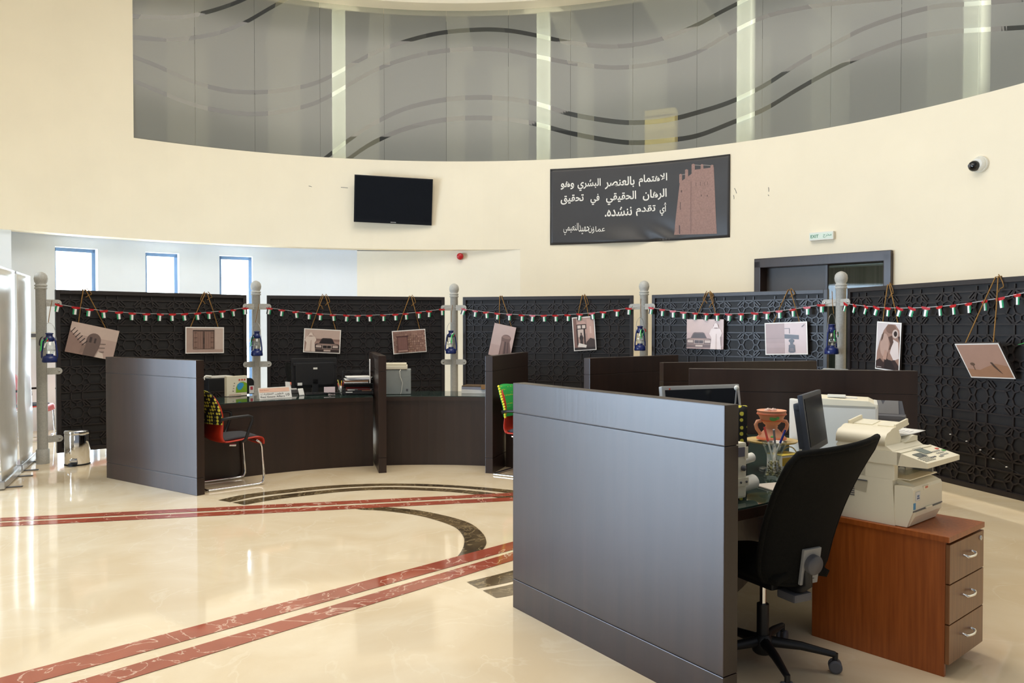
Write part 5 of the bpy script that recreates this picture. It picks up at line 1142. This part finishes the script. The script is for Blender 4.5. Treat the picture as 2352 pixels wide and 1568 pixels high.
m = MB(); m.box((.045, .03, .09), (.10, .008, .12), M['dgrey'], bev=.002); m.build('roll_plate', o)
pp = onz(1785, 1118, ND); o = nthing('paper_sheet', 'cream sheet of paper on the near glass counter beside the rolls', 'paper', (pp.x, pp.y, ND), R_(20)); m = MB(); m.box((0, 0, .003), (.16, .14, .005), flat(216, 204, 190)); m.build('sheet', o)
pp = onz(1802, 1090, ND); o = nthing('tissue_box', 'white and yellow box partly hidden behind the office chair', 'box', (pp.x, pp.y, ND), R_(30)); m = MB(); m.box((.03, .03, .05), (.14, .10, .10), M['paper'], bev=.004); m.build('carton', o)
m = MB(); m.box((.03, -.0212, .07), (.14, .002, .04), flat(226, 186, 60)); m.box((.03, .03, .1012), (.14, .10, .002), flat(236, 208, 90)); m.box((.0, -.0225, .045), (.04, .002, .02), flat(170, 40, 110)); m.build('print', o)
pp = onz(1788, 1088, ND); o = nthing('tape_roll', 'yellow tape roll standing on edge beside the pearl vase', 'tape', (pp.x + .02, pp.y - .02, ND + .036), R_(35)); m = MB()
m.lathe([(.027, -.01), (.036, -.01), (.036, .01), (.027, .01), (.027, -.01)], flat(226, 204, 130), 28, Matrix.Rotation(R_(90), 4, 'X')); m.build('ring', o)
# equipment behind: white laser printer, grey scanner, white speaker, tangled cups
pp = at(1942, 980, 4.55); o = nthing('laser_printer', 'off white laser printer behind the black monitor', 'printer', (pp.x, pp.y, ND), R_(-24)); hh = at(1942, 925, 4.45).z - ND
m = MB(); m.box((0, .06, hh * .5), (.34, .32, hh - .005), M['offw'], bev=.014); m.build('body', o)
m = MB(); m.prism([(-.16, hh - .03), (.16, hh - .03), (.165, hh - .01), (.12, hh + .012), (-.16, hh + .02)], -.2, .10, M['beige2'], Matrix(((1, 0, 0, 0), (0, 0, -1, 0), (0, 1, 0, 0), (0, 0, 0, 1)))); m.build('top_cover', o)
m = MB(); m.box((-.05, .02, hh + .028), (.10, .06, .014), M['offw'], bev=.005); m.box((-.02, .05, hh + .018), (.16, .05, .006), M['paper']); m.build('output_tray', o)
m = MB()
for k in range(6): m.box((.11, -.1012, hh * .45 + .009 * k), (.06, .003, .004), M['dgrey'])
m.build('vent', o)
pp = at(2026, 952, 4.75); o = nthing('document_scanner', 'grey sheet fed scanner with notched tray behind the copier', 'scanner', (pp.x, pp.y, ND), R_(-28)); hz = pp.z - ND
m = MB(); m.box((0, .05, hz * .5), (.26, .16, hz), M['dgrey'], bev=.02); m.build('body', o)
m = MB(); XT = Matrix.Translation((0, .06, hz - .01)) @ Matrix.Rotation(R_(-28), 4, 'X')
m.prism([(-.125, 0), (.125, 0), (.105, .10), (-.105, .10)], -.012, .0, flat(74, 76, 84), XT @ Matrix.Rotation(R_(90), 4, 'X')); m.prism([(-.09, .01), (.09, .01), (.085, .098), (.012, .098), (.0, .07), (-.012, .098), (-.085, .098)], .001, .006, flat(120, 118, 116), XT @ Matrix.Rotation(R_(90), 4, 'X')); m.build('feed_tray', o)
pp = at(1829, 968, 4.2); o = nthing('white_router', 'narrow upright white device just left of the black monitor', 'router', (pp.x, pp.y, ND), R_(10)); m = MB(); m.box((0, 0, .18), (.028, .10, .36), M['offw'], bev=.008); m.build('body', o)
pp = at(1813, 1020, 4.02); o = nthing('glass_basket', 'small clear glass basket with curved handle beside the burner stand', 'basket', (pp.x, pp.y, ND + .001), R_(10)); m = MB(); m.lathe([(.02, 0), (.03, .004), (.048, .05), (.05, .062), (.047, .062), (.044, .05), (.026, .008), (0, .006)], M['cglass'], 22); m.build('bowl', o)
m = MB(); m.tube([(.048 * math.cos(a), 0, .06 + .07 * math.sin(a)) for a in [math.pi * k / 12 for k in range(13)]], .003, flat(206, 186, 120, .3), 6); m.build('handle', o)
pp = at(1812, 1032, 3.95); o = nthing('black_telephone', 'small black device lying at the foot of the black monitor', 'telephone', (pp.x, pp.y, ND), R_(15)); m = MB(); m.box((0, 0, .018), (.11, .12, .036), M['black'], bev=.01); m.build('body', o)
# thin wire with tiny white lamps across the last screen
o_, A, d, L = SCR[4]; m = MB(); pts = [onscreen(4, x, y, .05)[0] for x, y in ((2120, 988), (2164, 984), (2183, 997), (2220, 1013), (2252, 1033), (2282, 1053), (2312, 1072), (2345, 1090))]
o = thing('light_string', 'thin wire with tiny white lamps sagging across the copier side screen', 'lights', pts[0]); m.tube([p - pts[0] for p in pts], .0014, M['black'], 5); m.build('wire', o)
for p in pts[2:7]:
    m = MB(); q = p - pts[0]; m.sph(q, .006, M['paper'], 8, sc=(1.8, 1, .8)); m.build('bulb', o)
bpy.data.objects.remove(_to); bpy.data.curves.remove(_tc)
